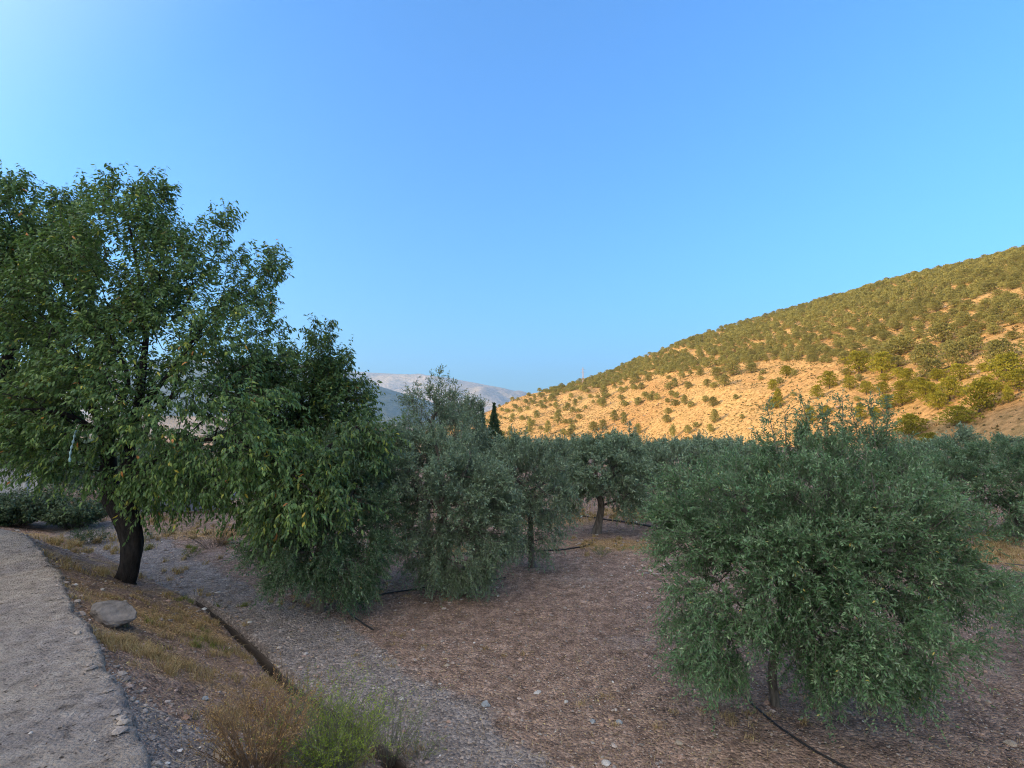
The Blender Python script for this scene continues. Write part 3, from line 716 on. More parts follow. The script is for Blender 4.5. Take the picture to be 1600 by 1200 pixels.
rng = np.random.default_rng(9)
_, dm = gd_(831, 886)
make_tree("olive_tree", "small slim olive tree with a low drooping crown in the middle of the grove", "olive tree", G_OL,
    [[(831, 888, dm, .075), (830, 860, dm, .05), (829, 815, dm, .045), (828, 770, dm, .04)], [(828, 770, dm, .03), (800, 740, dm, .02), (790, 715, dm, .012)], [(828, 770, dm, .03), (860, 745, dm, .02), (870, 715, dm, .012)]],
    [blob(825, 740, 62, 48, dm, .8), blob(800, 765, 45, 45, dm - .2), blob(850, 770, 42, 60, dm - .2), blob(833, 825, 38, 45, dm - .2, .45), blob(795, 715, 30, 22, dm), blob(860, 715, 30, 22, dm)],
    rng, 240, 1700, nleaf=13, leaf=.08, lw=.022, droop=.3, leafm='olive_leaf_far')
rng = np.random.default_rng(10)
_, dn = gd_(935, 833)
make_tree("olive_tree", "olive tree with a clear forked grey trunk standing in front of the long black hose", "olive tree", G_OL,
    [[(932, 834, dn, .12), (936, 815, dn, .08), (940, 790, dn, .075), (934, 770, dn, .065)], [(934, 770, dn, .05), (910, 745, dn, .04), (895, 725, dn, .02)], [(934, 770, dn, .06), (955, 745, dn, .04), (965, 715, dn, .02)], [(936, 775, dn, .06), (930, 730, dn, .03)]],
    [blob(935, 735, 55, 38, dn, 1.0), blob(895, 745, 32, 36, dn), blob(975, 750, 36, 36, dn, .7), blob(915, 715, 36, 22, dn), blob(965, 715, 34, 26, dn + .3), blob(893, 778, 20, 20, dn - .2), blob(980, 782, 24, 18, dn - .2), blob(940, 700, 30, 18, dn)],
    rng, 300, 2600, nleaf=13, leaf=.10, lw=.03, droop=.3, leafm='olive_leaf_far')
rng = np.random.default_rng(11)
_, dr = gd_(1592, 842)
make_tree("olive_tree", "broad olive tree over golden dry grass at the right edge of the picture", "olive tree", G_OL,
    [[(1602, 846, dr, .12), (1596, 820, dr, .10), (1585, 800, dr, .08)], [(1585, 800, dr, .05), (1540, 770, dr, .03), (1500, 745, dr, .02)], [(1585, 800, dr, .05), (1620, 760, dr, .03), (1640, 730, dr, .02)]],
    [blob(1520, 760, 70, 45, dr, 1.1), blob(1590, 745, 80, 50, dr, 1.2), blob(1680, 760, 80, 60, dr), blob(1560, 715, 50, 25, dr + .2), blob(1470, 750, 40, 34, dr - .1), blob(1570, 800, 60, 28, dr - .3, .5), blob(1490, 720, 40, 24, dr + .4), blob(1650, 810, 60, 25, dr)],
    rng, 380, 3600, nleaf=14, leaf=.085, lw=.022, droop=.35)
rng = np.random.default_rng(12)
make_tree("olive_tree", "olive tree cut off by the right edge, only low branch tips showing", "olive tree", G_OL,
    [[(1790, 1040, 5.6, .08), (1790, 960, 5.6, .07), (1780, 900, 5.6, .05)], [(1780, 900, 5.6, .04), (1700, 890, 5.6, .02), (1620, 885, 5.5, .008), (1570, 880, 5.5, .004)]],
    [blob(1750, 860, 110, 110, 5.6, .8), blob(1650, 930, 55, 45, 5.5, .4), blob(1600, 925, 22, 30, 5.4, .25), blob(1605, 960, 20, 18, 5.4, .2)],
    rng, 160, 1100, nleaf=16, leaf=.06, lw=.014, droop=.4)

# trees that stand behind
rng = np.random.default_rng(13)
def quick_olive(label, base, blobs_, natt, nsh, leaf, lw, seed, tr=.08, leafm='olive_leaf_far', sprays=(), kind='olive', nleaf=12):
    rg = np.random.default_rng(seed); px, py, d = base
    c = np.mean([project(b[0])[:2] for b in blobs_], 0)
    p = W(px, py, d); zz = float(H(p[0], p[1])); py2 = 600 - FPX * ((np.array([p[0], p[1], zz]) - CAM) @ UPV) / d
    top = c[1] + 8
    make_tree("olive_tree", label, "olive tree", G_OL, [[(px, py2, d, tr), (px + 3, (py2 + top) / 2, d, tr * .75), (c[0], top, d, tr * .5)]], blobs_, rg, natt, nsh, kind=kind, nleaf=nleaf, leaf=leaf, lw=lw, droop=.3, leafm=leafm, sprays=sprays, slen=(.2, .45))
quick_olive("olive tree behind the largest olive, its pale crown touching the sunlit slope", (1080, 790, 13.5), [blob(1070, 735, 70, 45, 13.5), blob(1120, 730, 60, 40, 13.5), blob(1030, 755, 36, 40, 13.2), blob(1090, 712, 50, 22, 13.7), blob(1020, 725, 26, 30, 13.4)], 260, 2600, .09, .028, 31)
quick_olive("thin blue grey olive tree rising behind the wide one against the far mountains", (665, 840, 11.0), [blob(668, 655, 34, 30, 11), blob(648, 628, 16, 12, 11), blob(690, 620, 20, 14, 11), blob(700, 668, 34, 34, 11)], 150, 620, .085, .02, 32,
            sprays=[(672, 625, 11, .45, 0, 18), (684, 620, 11, .5, .06, 18), (655, 625, 11, .36, -.2, 14), (700, 625, 11, .3, .3, 12)])
quick_olive("grey green olive tree just left of the two dark cypresses", (735, 800, 15), [blob(730, 680, 36, 40, 15), blob(745, 720, 42, 45, 15), blob(712, 650, 24, 18, 15), blob(738, 645, 20, 14, 15)], 200, 1900, .09, .028, 33)
quick_olive("olive tree in the far row left of the forked one, under the bare slope", (870, 785, 22), [blob(868, 715, 30, 22, 22), blob(845, 705, 20, 14, 22), blob(890, 708, 22, 14, 22)], 120, 1300, .13, .045, 34)
quick_olive("far olive tree above the forked one, its tip against the golden slope", (975, 775, 24), [blob(980, 712, 34, 20, 24), blob(1000, 722, 26, 20, 24), blob(985, 692, 14, 10, 24)], 120, 1300, .14, .045, 35, sprays=[(984, 690, 24, .7, 0, 14), (990, 690, 24, .5, .1, 10)])
quick_olive("rounded olive tree beyond the right shoulder of the largest olive", (1470, 770, 17), [blob(1440, 722, 55, 28, 17), blob(1490, 715, 36, 26, 17), blob(1505, 688, 16, 10, 17)], 180, 1900, .11, .035, 36, sprays=[(1503, 690, 17, .4, 0, 12)])
quick_olive("low olive tree in the far row right of centre behind the largest olive", (1180, 770, 24), [blob(1175, 715, 40, 24, 24), blob(1140, 705, 30, 16, 24)], 120, 1200, .14, .045, 37)
quick_olive("far olive tree at the right edge below the shaded foot of the hill", (1590, 760, 24), [blob(1570, 705, 40, 18, 24), blob(1620, 706, 40, 22, 24)], 120, 1200, .14, .045, 38)
for k_, (px_, d_, lb_) in enumerate([(1830, 12, "olive tree outside the right edge, nearest of the outer row"), (1990, 20, "olive tree outside the right edge, second outer row"), (1760, 30, "far olive tree just outside the right edge"), (2200, 30, "outermost far olive tree right of the grove")]):
    quick_olive(lb_, (px_, 800, d_), [blob(px_, 600 + 1.4 * 800 / d_, 1.5 * 800 / d_, .9 * 800 / d_, d_), blob(px_ + 50, 600 + 1.8 * 800 / d_, 1.2 * 800 / d_, .8 * 800 / d_, d_)], 120, 1100, .11, .035, 80 + k_)
quick_olive("far olive tree seen over the grassy gap left of the wide olive", (560, 785, 26), [blob(560, 705, 40, 26, 26), blob(600, 700, 30, 20, 26)], 110, 1000, .14, .045, 39)
quick_olive("olive tree in the last row left of the slim middle olive", (800, 775, 30), [blob(800, 702, 30, 14, 30), blob(825, 700, 22, 12, 30)], 90, 1000, .16, .055, 40)
quick_olive("olive tree in the last row below the lone sunlit pines", (935, 765, 34), [blob(925, 700, 34, 12, 34), blob(955, 697, 20, 12, 34)], 90, 900, .18, .06, 41)
quick_olive("olive tree in the last row between the forked one and the largest", (1050, 765, 32), [blob(1045, 700, 30, 12, 32), blob(1085, 703, 30, 12, 32)], 90, 900, .18, .06, 42)
for k_, (px_, d_, yc, rx_, ry_, lb_) in enumerate([(60, 15, 715, 80, 40, "olive tree far left, seen beneath the canopy of the leftmost almond"), (185, 19, 720, 60, 34, "olive tree glimpsed just behind the black almond trunk"), (330, 20, 720, 70, 38, "olive tree behind the block wall, under the almond canopy"),
                                        (450, 22, 712, 60, 34, "olive tree in the row behind the smaller almond tree"), (-60, 18, 700, 80, 46, "olive tree behind the pale wall at the left edge"), (250, 27, 700, 60, 24, "small far olive tree in the gap right of the black almond trunk"), (120, 27, 700, 60, 24, "small far olive tree in the gap left of the black almond trunk")]):
    quick_olive(lb_, (px_, 780, d_), [blob(px_, yc, rx_, ry_, d_), blob(px_ - rx_ * .5, yc + 12, rx_ * .6, ry_ * .8, d_), blob(px_ + rx_ * .6, yc + 8, rx_ * .6, ry_ * .8, d_)], 130, 1500, .12, .04, 60 + k_)
print("olives", round(time.time() - T0, 1))

# almonds
rng = np.random.default_rng(14)
pa, da = gd_(197, 908)
make_tree("almond_tree", "tall almond tree with a thick crooked black trunk leaning beside the path", "almond tree", G_AL,
    [[(193, 912, da, .13), (204, 880, da, .115), (207, 845, da, .13), (199, 812, da, .15), (186, 785, da, .17)],
     [(180, 790, da, .15), (170, 750, da + .05, .12), (168, 700, da + .1, .09), (152, 650, da + .2, .06), (120, 590, da + .3, .04), (90, 520, da + .3, .025), (70, 440, da + .4, .015)],
     [(200, 795, da, .14), (206, 755, da, .11), (200, 700, da, .09), (215, 640, da, .065), (225, 560, da, .045), (228, 500, da, .032), (215, 420, da, .02), (200, 340, da, .01)],
     [(168, 705, da + .1, .07), (178, 650, da, .05), (200, 590, da - .1, .03), (160, 500, da - .2, .02)],
     [(206, 755, da, .06), (240, 720, da - .3, .045), (300, 690, da - .7, .03), (370, 690, da - 1, .02), (430, 720, da - 1.3, .014), (500, 780, da - 1.5, .008)],
     [(215, 640, da, .045), (260, 590, da, .032), (310, 520, da, .02), (360, 460, da, .012)],
     [(160, 680, da, .05), (110, 650, da - .4, .035), (50, 640, da - .8, .025), (-20, 650, da - 1, .015)]],
    [blob(215, 420, 120, 90, da, 1.1), blob(130, 470, 120, 100, da, 1.1), blob(300, 470, 95, 90, da, 1), blob(60, 540, 110, 100, da - .3, 1), blob(210, 560, 140, 80, da - .3, 1.1), blob(350, 560, 85, 80, da - .4, .9),
     blob(210, 345, 50, 45, da, .5), blob(380, 450, 34, 45, da, .4), blob(120, 640, 130, 60, da - .6, .8), blob(290, 650, 110, 60, da - .8, .8), blob(400, 660, 65, 60, da - 1.1, .6), blob(330, 730, 80, 35, da - 1.1, .5),
     blob(440, 730, 60, 50, da - 1.3, .4), blob(480, 780, 40, 28, da - 1.4, .3), blob(250, 730, 70, 35, da - .6, .5), blob(60, 680, 70, 40, da - .7, .5), blob(240, 770, 34, 22, da + .3, .3), blob(310, 770, 45, 22, da - .4, .3), blob(420, 810, 35, 25, da - 1.1, .3), blob(120, 715, 60, 32, da - .5, .5), blob(165, 745, 34, 20, da - .6, .25), blob(225, 745, 40, 26, da - .7, .25), blob(165, 300, 22, 30, da, .3), blob(235, 300, 22, 26, da, .3), blob(345, 370, 24, 26, da, .3), blob(415, 420, 22, 30, da, .3), blob(425, 500, 22, 26, da, .3), blob(235, 775, 40, 25, da - .4, .4), blob(290, 740, 50, 30, da - .9, .4), blob(370, 760, 45, 30, da - 1, .4), blob(60, 720, 50, 25, da - .6, .4)],
    rng, 900, 5600, kind='almond', leaf=.10, lw=.026, nleaf=11, slen=(.15, .38), bark_='bark_almond', leafm='almond_leaf', twig='twig_dark', droop=.3, up=.35, rmax=.05, r_tip=.0028, root=pa, expo=.46,
    sprays=[(172, 345, da, .72, -.04, 26), (222, 330, da, .52, .0, 20), (250, 350, da, .5, .08, 18), (345, 385, da, .45, .1, 16), (415, 440, da, .45, .05, 20), (430, 450, da, .35, .35, 12), (400, 500, da, .3, .6, 14), (200, 330, da, .35, .1, 16)])
rng = np.random.default_rng(15)
dc = 8.6
make_tree("almond_tree", "almond tree at the far left edge behind the shrub by the path", "almond tree", G_AL,
    [[(-30, 780, dc, .14), (-20, 700, dc, .12), (0, 620, dc, .10), (20, 520, dc, .06), (30, 420, dc, .03)], [(-10, 660, dc, .07), (60, 580, dc, .04), (90, 480, dc, .02)], [(0, 620, dc, .06), (-60, 520, dc, .03)]],
    [blob(40, 360, 75, 65, dc, 1), blob(-40, 400, 100, 90, dc, 1), blob(60, 460, 90, 80, dc, 1), blob(-30, 560, 110, 90, dc, 1), blob(90, 400, 40, 50, dc, .6), blob(20, 650, 80, 60, dc, .8), blob(80, 600, 80, 60, dc + .3, .8)],
    rng, 480, 4200, kind='almond', leaf=.11, lw=.03, nleaf=11, slen=(.18, .42), bark_='bark_almond', leafm='almond_leaf', twig='twig_dark', droop=.3, up=.35,
    sprays=[(28, 320, dc, .5, 0, 20), (10, 325, dc, .45, -.1, 18), (110, 360, dc, .4, .35, 16), (80, 330, dc, .35, .1, 14)])
rng = np.random.default_rng(16)
de = 8.8
make_tree("almond_tree", "smaller almond tree between the tall black trunked one and the wide olive", "almond tree", G_AL,
    [[(470, 850, de, .11), (468, 790, de, .09), (472, 720, de, .07), (485, 640, de, .045), (490, 580, de, .025)], [(470, 730, de, .05), (430, 660, de, .03), (420, 610, de, .018)], [(475, 700, de, .05), (530, 650, de, .03), (545, 610, de, .015)]],
    [blob(490, 610, 55, 50, de, .8), blob(440, 640, 55, 55, de, .8), blob(535, 640, 38, 42, de, .6), blob(480, 690, 85, 50, de, .9), blob(420, 700, 60, 50, de, .8), blob(505, 565, 26, 30, de, .4), blob(430, 575, 30, 24, de, .4), blob(385, 600, 40, 40, de + .3, .6), blob(540, 690, 40, 35, de - .2, .5), blob(455, 755, 55, 32, de - .5, .5), blob(430, 790, 34, 24, de - .6, .4), blob(505, 735, 55, 36, 6.6, .4, 1.1), blob(465, 780, 48, 22, 6.4, .25, 1.0), blob(525, 785, 26, 12, 6.3, .15, 1.0), blob(565, 690, 30, 30, 7.2, .4)],
    rng, 430, 4500, kind='almond', leaf=.11, lw=.028, nleaf=11, slen=(.18, .42), bark_='bark_almond', leafm='almond_leaf', twig='twig_dark', droop=.35, up=.3,
    sprays=[(490, 545, de, .42, -.02, 16), (512, 550, de, .45, .06, 18), (538, 590, de, .35, .12, 14), (440, 560, de, .32, 0, 12), (548, 620, de, .2, .5, 10)])
print("almonds", round(time.time() - T0, 1))

# young spiry cypresses in the gap
def conifer(label, px, ptop, d, wpx, seed):
    rg = np.random.default_rng(seed); p = W(px, 690, d); z0 = float(H(p[0], p[1])); top = W(px, ptop, d); h = top[2] - z0
    e = empty("cypress_tree", (p[0], p[1], z0), label, "cypress tree", "young cypresses in the gap")
    T = Soup(); tube(T, [(0, 0, -.1), (0, 0, h * .5), (.02, 0, h * .98)], [.08, .05, .008], 6); T.build("trunk", [M['bark_pine']], e, True)
    n = 5200; z = h * (.06 + .96 * rg.random(n) ** .9); rr = wpx * d / FPX * np.maximum(0, 1 - z / h) ** 1.3 * (.35 + .65 * rg.random(n)) * (.75 + .5 * vnoise(z * 3.2, np.zeros(n), seed)); th = rg.uniform(0, 6.28, n)
    P = np.stack([rr * np.cos(th), rr * np.sin(th), z], -1); D = unit(np.stack([np.cos(th) * .6, np.sin(th) * .6, np.full(n, .9)], -1) + rdir(rg, n) * .4)
    C = Soup(); diamonds(C, P, D, rdir(rg, n), rg.uniform(.06, .2, n) * (1.1 - .5 * z / h), .05, rg.random(n)); C.build("crown", [M['cypress_leaf']], e)
conifer("left one of two dark spiry cypresses against the sunlit slope", 753, 642, 19, 52, 51)
conifer("right one of two dark spiry cypresses against the sunlit slope", 772, 634, 20, 46, 52)

# ------------------------------------------------------------------ shrubs, saplings
def shrub(name, label, px, py, hgt, wid, seed, leafm, twig, nsh, leaf, lw, nleaf, cat="shrub", group=None, kind='olive', lean=0, depth=None, spread=.8, sub=3):
    rg = np.random.default_rng(seed)
    p = hit(px, py) if depth is None else W(px, py, depth)
    z0 = float(H(p[0], p[1])); e = empty(name, (p[0], p[1], z0), label, cat, group)
    S = Soup(); a = rg.uniform(0, 6.28, nsh); q = np.sqrt(rg.random(nsh))
    P = np.stack([np.cos(a) * q * wid * .2, np.sin(a) * q * wid * .2, np.zeros(nsh)], -1)
    D = unit(np.stack([np.cos(a) * q * wid / hgt * .85 + lean, np.sin(a) * q * wid / hgt * .85, np.ones(nsh)], -1) + rdir(rg, nsh) * .15)
    L = hgt * rg.uniform(.55, 1.1, nsh)
    B = np.stack([rg.normal(0, .12, nsh), rg.normal(0, .12, nsh), rg.uniform(-.25, .05, nsh)], -1)
    shoots(S, rg, P, D, L, 2, leaf, lw, kind, B, 0, 1, tr=.003)
    for k in range(sub):                            # side shoots carrying the leaves
        t = rg.uniform(.3, 1, nsh)[:, None]; pp = P + D * L[:, None] * t + B * L[:, None] * t * t
        dd = unit(D * .8 + rdir(rg, nsh) * spread + np.array([0, 0, .3])); shoots(S, rg, pp, dd, L * rg.uniform(.18, .4, nsh), nleaf, leaf, lw, kind, np.array([0, 0, -.1]), 0, 1, tr=.0016)
    S.build("foliage", [M[leafm], M[twig]], e)
    return e
shrub("broom_shrub", "bright yellow green broom shrub at the bottom edge beside the channel", 515, 1215, .56, .50, 61, 'broom_leaf', 'broom_leaf' if False else 'twig', 170, .026, .006, 9, sub=5)
shrub("broom_shrub", "sparse wispy pale green broom between the bright shrub and the channel", 610, 1195, .62, .42, 62, 'broom_leaf', 'twig', 34, .018, .004, 9, lean=.15)
shrub("broom_shrub", "wispy pale stems rising over the channel above the rusty brown shrub", 462, 1120, .34, .28, 63, 'broom_leaf', 'twig', 22, .018, .004, 8, lean=.1)
shrub("broom_shrub", "tiny pale green sprig on the gravel near the bottom edge", 655, 1185, .22, .3, 64, 'broom_leaf', 'twig', 16, .016, .004, 7)
shrub("dry_shrub", "rusty brown dry shrub left of the bright green broom", 400, 1205, .52, .46, 65, 'dry_leaf', 'twig_dry', 110, .018, .006, 7, sub=4)
shrub("dry_shrub", "pinkish brown dry shrub on the bank just before the channel", 415, 1120, .26, .34, 66, 'dry_leaf', 'twig_dry', 70, .014, .005, 6)
shrub("laurel_shrub", "dark broad leaved shrub at the end of the path on the left edge", 25, 822, 1.0, 1.3, 67, 'laurel_leaf', 'twig_dark', 200, .10, .032, 8, kind='almond', sub=8)
shrub("laurel_shrub", "dark shrub between the leftmost shrub and the black almond trunk", 118, 826, .85, 1.0, 68, 'laurel_leaf', 'twig_dark', 170, .085, .026, 8, kind='almond', sub=7)
shrub("laurel_shrub", "green shoots at the foot of the black almond trunk on its left", 140, 850, .42, .6, 69, 'laurel_leaf', 'twig', 60, .05, .014, 7, sub=3)
shrub("dry_shrub", "bare dark twiggy bush on the straw coloured ground right of the black trunk", 335, 855, .75, 1.0, 70, 'dry_leaf', 'twig_dark', 46, .03, .01, 2)
shrub("dry_shrub", "small rust brown bush beneath the almond branches", 352, 850, .3, .5, 71, 'dry_leaf', 'twig_dry', 60, .03, .01, 4)
for i, (px, py, h, w_, lb) in enumerate([(300, 870, .22, .3, "small grey green weed on the track nearest the black trunk"), (262, 835, .25, .35, "green weed right against the black trunk"), (230, 845, .3, .4, "low weed behind the base of the black trunk"),
                                       (300, 822, .35, .5, "dull green weed at the foot of the slim sapling"), (940, 868, .25, .4, "little weed at the end of the curved hose"), (1042, 858, .2, .3, "small green weed left of the largest olive")]):
    shrub("weed", lb, px, py, h, w_, 80 + i, 'green_grass', 'twig', 30, .03, .007, 4, cat="weed")
# slim sapling beside the block wall
rg = np.random.default_rng(17); _, ds = gd_(281, 806)
make_tree("sapling", "slim grey sapling standing in front of the blue grey block wall", "sapling", None,
    [[(281, 807, ds, .035), (280, 785, ds, .028), (275, 768, ds, .024)], [(275, 768, ds, .02), (262, 750, ds, .012)], [(276, 770, ds, .02), (292, 752, ds, .012)]],
    [blob(262, 738, 26, 20, ds), blob(292, 742, 26, 20, ds)], rg, 60, 420, kind='almond', leaf=.10, lw=.03, nleaf=9, leafm='almond_leaf', twig='twig_dark', bark_='bark_olive')

# ------------------------------------------------------------------ hill pines
def pine_mesh(seed, ntuft, tl, tw):
    rg = np.random.default_rng(seed)
    pads = []
    for i in range(15):
        z = .10 + .84 * (i + .5) / 15; rad = .5 * math.sin(min(1, (1.06 - z) * 1.5) * math.pi / 2) ** .8 * (.7 + .3 * min(1, z / .3))
        a = i * 2.4 + rg.uniform(-.4, .4); q = rad * rg.uniform(.35, .75)
        pads.append((np.array([math.cos(a) * q, math.sin(a) * q, z]), np.array([rad * .66, rad * .66, .10 + .08 * rad])))
    pads.append((np.array([0, 0, .48]), np.array([.36, .36, .42])))
    per = ntuft // len(pads); S = Soup()
    for c, r in pads:
        u = rdir(rg, per); u[:, 2] = np.where(rg.random(per) < .72, np.abs(u[:, 2]), u[:, 2])
        P = c + u * r * rg.uniform(.75, 1.05, per)[:, None]
        D = unit(u * np.array([1, 1, .5]) + np.array([0, 0, .7]) + rdir(rg, per) * .5)
        diamonds(S, P, D, unit(u + rdir(rg, per) * .3), rg.uniform(.7, 1.3, per) * tl, tw * rg.uniform(.7, 1.3, per), rg.random(per) * .6 + .4 * rg.random(), cup=.2)
    return S
pine_protos = []
for k in range(8):
    e = empty("pine_tree", (0, 0, -500)); S = pine_mesh(100 + k, 1500, .085, .05)
    T = Soup(); rg = np.random.default_rng(k)
    tube(T, [(0, 0, -.08), (.01, 0, .2), (.01 * k - .03, .02, .5), (0, 0, .8)], [.035, .028, .02, .006], 6)
    for j in range(7):
        a = j * 2.2 + k; z = .26 + .07 * j
        tube(T, [(0, 0, z), (math.cos(a) * .2, math.sin(a) * .2, z + .07), (math.cos(a) * .36, math.sin(a) * .36, z + .10)], [.013, .008, .003], 4)
    T.build("trunk", [M['bark_pine']], e, True); S.build("crown", [M['pine_leaf_low' if k > 3 else 'pine_leaf']], e)
    pine_protos.append(e)
far_variants = [pine_mesh(200 + k, 300, .19, .12) for k in range(5)]

def hill_hit(px, py):
    r = Vector(ray(px, py)); h = bvh.ray_cast(Vector(CAM), r.normalized())
    return None if h[0] is None else np.array(h[0])
rng = np.random.default_rng(21)
listed = [(872,664,15,22),(828,680,12,24),(856,680,12,20),(797,684,9,16),(801,657,11,9),(812,645,10,8),(844,622,9,8),(860,628,9,7),(892,622,8,7),(911,613,10,10),(944,621,13,18),(942,637,13,13),(960,659,14,17),(942,672,15,15),(927,674,18,14),
 (975,664,11,14),(997,679,13,16),(950,690,14,14),(891,684,15,14),(992,600,17,16),(1002,609,13,10),(1013,596,13,10),(1020,620,9,8),(1027,626,11,10),(1045,609,12,10),(1054,606,12,14),(1075,608,15,11),(1057,623,11,9),(1070,633,13,15),(1080,637,12,9),
 (1094,588,14,11),(1119,590,20,16),(1105,604,14,11),(1132,604,22,18),(1114,636,16,15),(1117,661,15,20),(1110,676,12,12),(1075,679,13,13),(1052,686,10,20),(1075,700,20,16),(996,634,8,7),(1043,630,9,7),(1144,588,30,20),(1174,583,21,14),
 (1208,611,17,17),(1216,629,15,20),(1229,588,24,15),(1296,608,28,26),(1328,610,22,22),(1277,623,20,20),(1354,617,23,20),(1379,616,23,18),(1418,600,26,22),(1408,612,28,16),(1410,634,36,22),(1448,628,34,30),(1465,641,34,26),(1484,626,40,34),
 (1530,645,56,46),(1499,665,58,28),(1425,684,52,34),(1452,700,34,22),(1266,662,22,25),(1345,658,20,26),(1454,592,42,30),(1446,571,44,32),(1405,556,60,26),(1378,585,38,32),(1342,585,42,34),(1472,537,44,30),(1562,569,48,36),(1574,596,56,40),
 (1592,612,44,32),(1576,630,18,24),(1495,573,44,36),(1520,553,36,26),(1385,642,26,24),(1368,655,20,18),(1500,596,36,26),(1540,612,30,22),(1260,700,18,12),(1130,700,24,14),(1200,640,10,8),(1340,628,12,8),(1240,620,10,7),(1150,625,10,8),(1160,655,9,7)]
PX = []
for px, py, w_, h_ in listed:
    p = hill_hit(px, py)
    if p is None: continue
    d = project(p)[2]; PX.append((p, w_ * .84 * d / FPX, h_ * .95 * d / FPX, w_))
# denser belt above: positions drawn over the slope itself
def density(px, py):
    lo = np.interp(px, [760, 850, 900, 950, 1000, 1060, 1120, 1180, 1260, 1330, 1400, 1460, 1600, 2000], [600, 614, 612, 604, 588, 584, 574, 566, 566, 580, 600, 632, 650, 660])
    rid = np.interp(px, [c[0] for c in hill_cols], [c[3] for c in hill_cols])
    d = np.where(py < lo, 1.0, 0.02)
    if True:
        gaps = vnoise(px / 34, py / 11, 5); d = np.where((py < lo) & (py > lo - 70) & (gaps > .66), .12, d)
        d = np.where((px < 900) & (py < lo), .8, d)
        d = np.where((px > 1430) & (py > 560) & (py < 650), .30, d)
        d = np.where((px > 1300) & (px <= 1430) & (py > 570) & (py < 600), .25, d)
    return d
acc = [(p[0], p[1]) for p, *_ in PX]; acc_r = [w_ for _, w_, *_ in PX]
nu, nvv = 620, 200
vidx = HV.reshape(nu, -1, 3)[:, :nvv + 3]
cands = []
for _ in range(60000):
    i = rng.integers(60, nu - 1); j = rng.integers(3, vidx.shape[1] - 1); f = rng.random(2)
    p = vidx[i - 1, j] * (1 - f[0]) * (1 - f[1]) + vidx[i, j] * f[0] * (1 - f[1]) + vidx[i - 1, j - 1] * (1 - f[0]) * f[1] + vidx[i, j - 1] * f[0] * f[1]
    cands.append(p)
cands = np.array(cands)
# the surface parameters crowd the near foot, so thin by true area
cpx, cpy, cd = project(cands)
area = (cd / 300) ** 2
keep = (rng.random(len(cands)) < area * density(cpx, cpy)) & (cpx < 2200) & (cpx > 760)
cands = cands[keep]; cd = cd[keep]; cpx = cpx[keep]; cpy = cpy[keep]
cell = {}
def near_ok(p, r):
    cx, cy = int(p[0] // 6), int(p[1] // 6)
    for a in (-1, 0, 1):
        for b in (-1, 0, 1):
            for q in cell.get((cx + a, cy + b), ()):
                if (q[0] - p[0]) ** 2 + (q[1] - p[1]) ** 2 < ((r + q[2]) * .5 * .90) ** 2: return False
    cell.setdefault((cx, cy), []).append((p[0], p[1], r)); return True
for p, w_, h_, _ in PX: near_ok(p, w_ * .8)
for p, d, x_, y_ in zip(cands, cd, cpx, cpy):
    w_ = rng.uniform(1.9, 3.7)
    if near_ok(p, w_): PX.append((p, w_, w_ * rng.uniform(.6, .85), w_ * FPX / d))
print("pines", len(PX), round(time.time() - T0, 1))
inview = [q for q in PX if project(q[0])[0] < 1640]
order = sorted(range(len(PX)), key=lambda i: -PX[i][3] if project(PX[i][0])[0] < 1615 else 0)
special = {58: "biggest mustard green pine at the right on the lower slope", 59: "low spreading bright yellow pine lying just above the shadow edge", 60: "dark shaded pine at the shadow edge behind the largest olive",
           0: "lone round pine with a long shadow, left on the bare slope above the middle olive", 1: "thin bright pine lowest at the left end of the bare slope", 11: "lone pine directly below another in the middle of the bare slope",
           36: "small round bright pine low on the bare slope, nearest the largest olive's left shoulder", 35: "upright lone pine with a shadow, second above the largest olive's left shoulder", 62: "bright yellow pine peeping between two top sprays of the largest olive, on the left",
           63: "bright yellow pine peeping between two top sprays of the largest olive, on the right", 47: "broad pine standing at the left end of the lower right cluster, below the dense belt", 66: "wide flat pine patch under a pale bare strip in the dense belt", 53: "squat pine in front of the lower right cluster"}
chosen = set(order[:296])
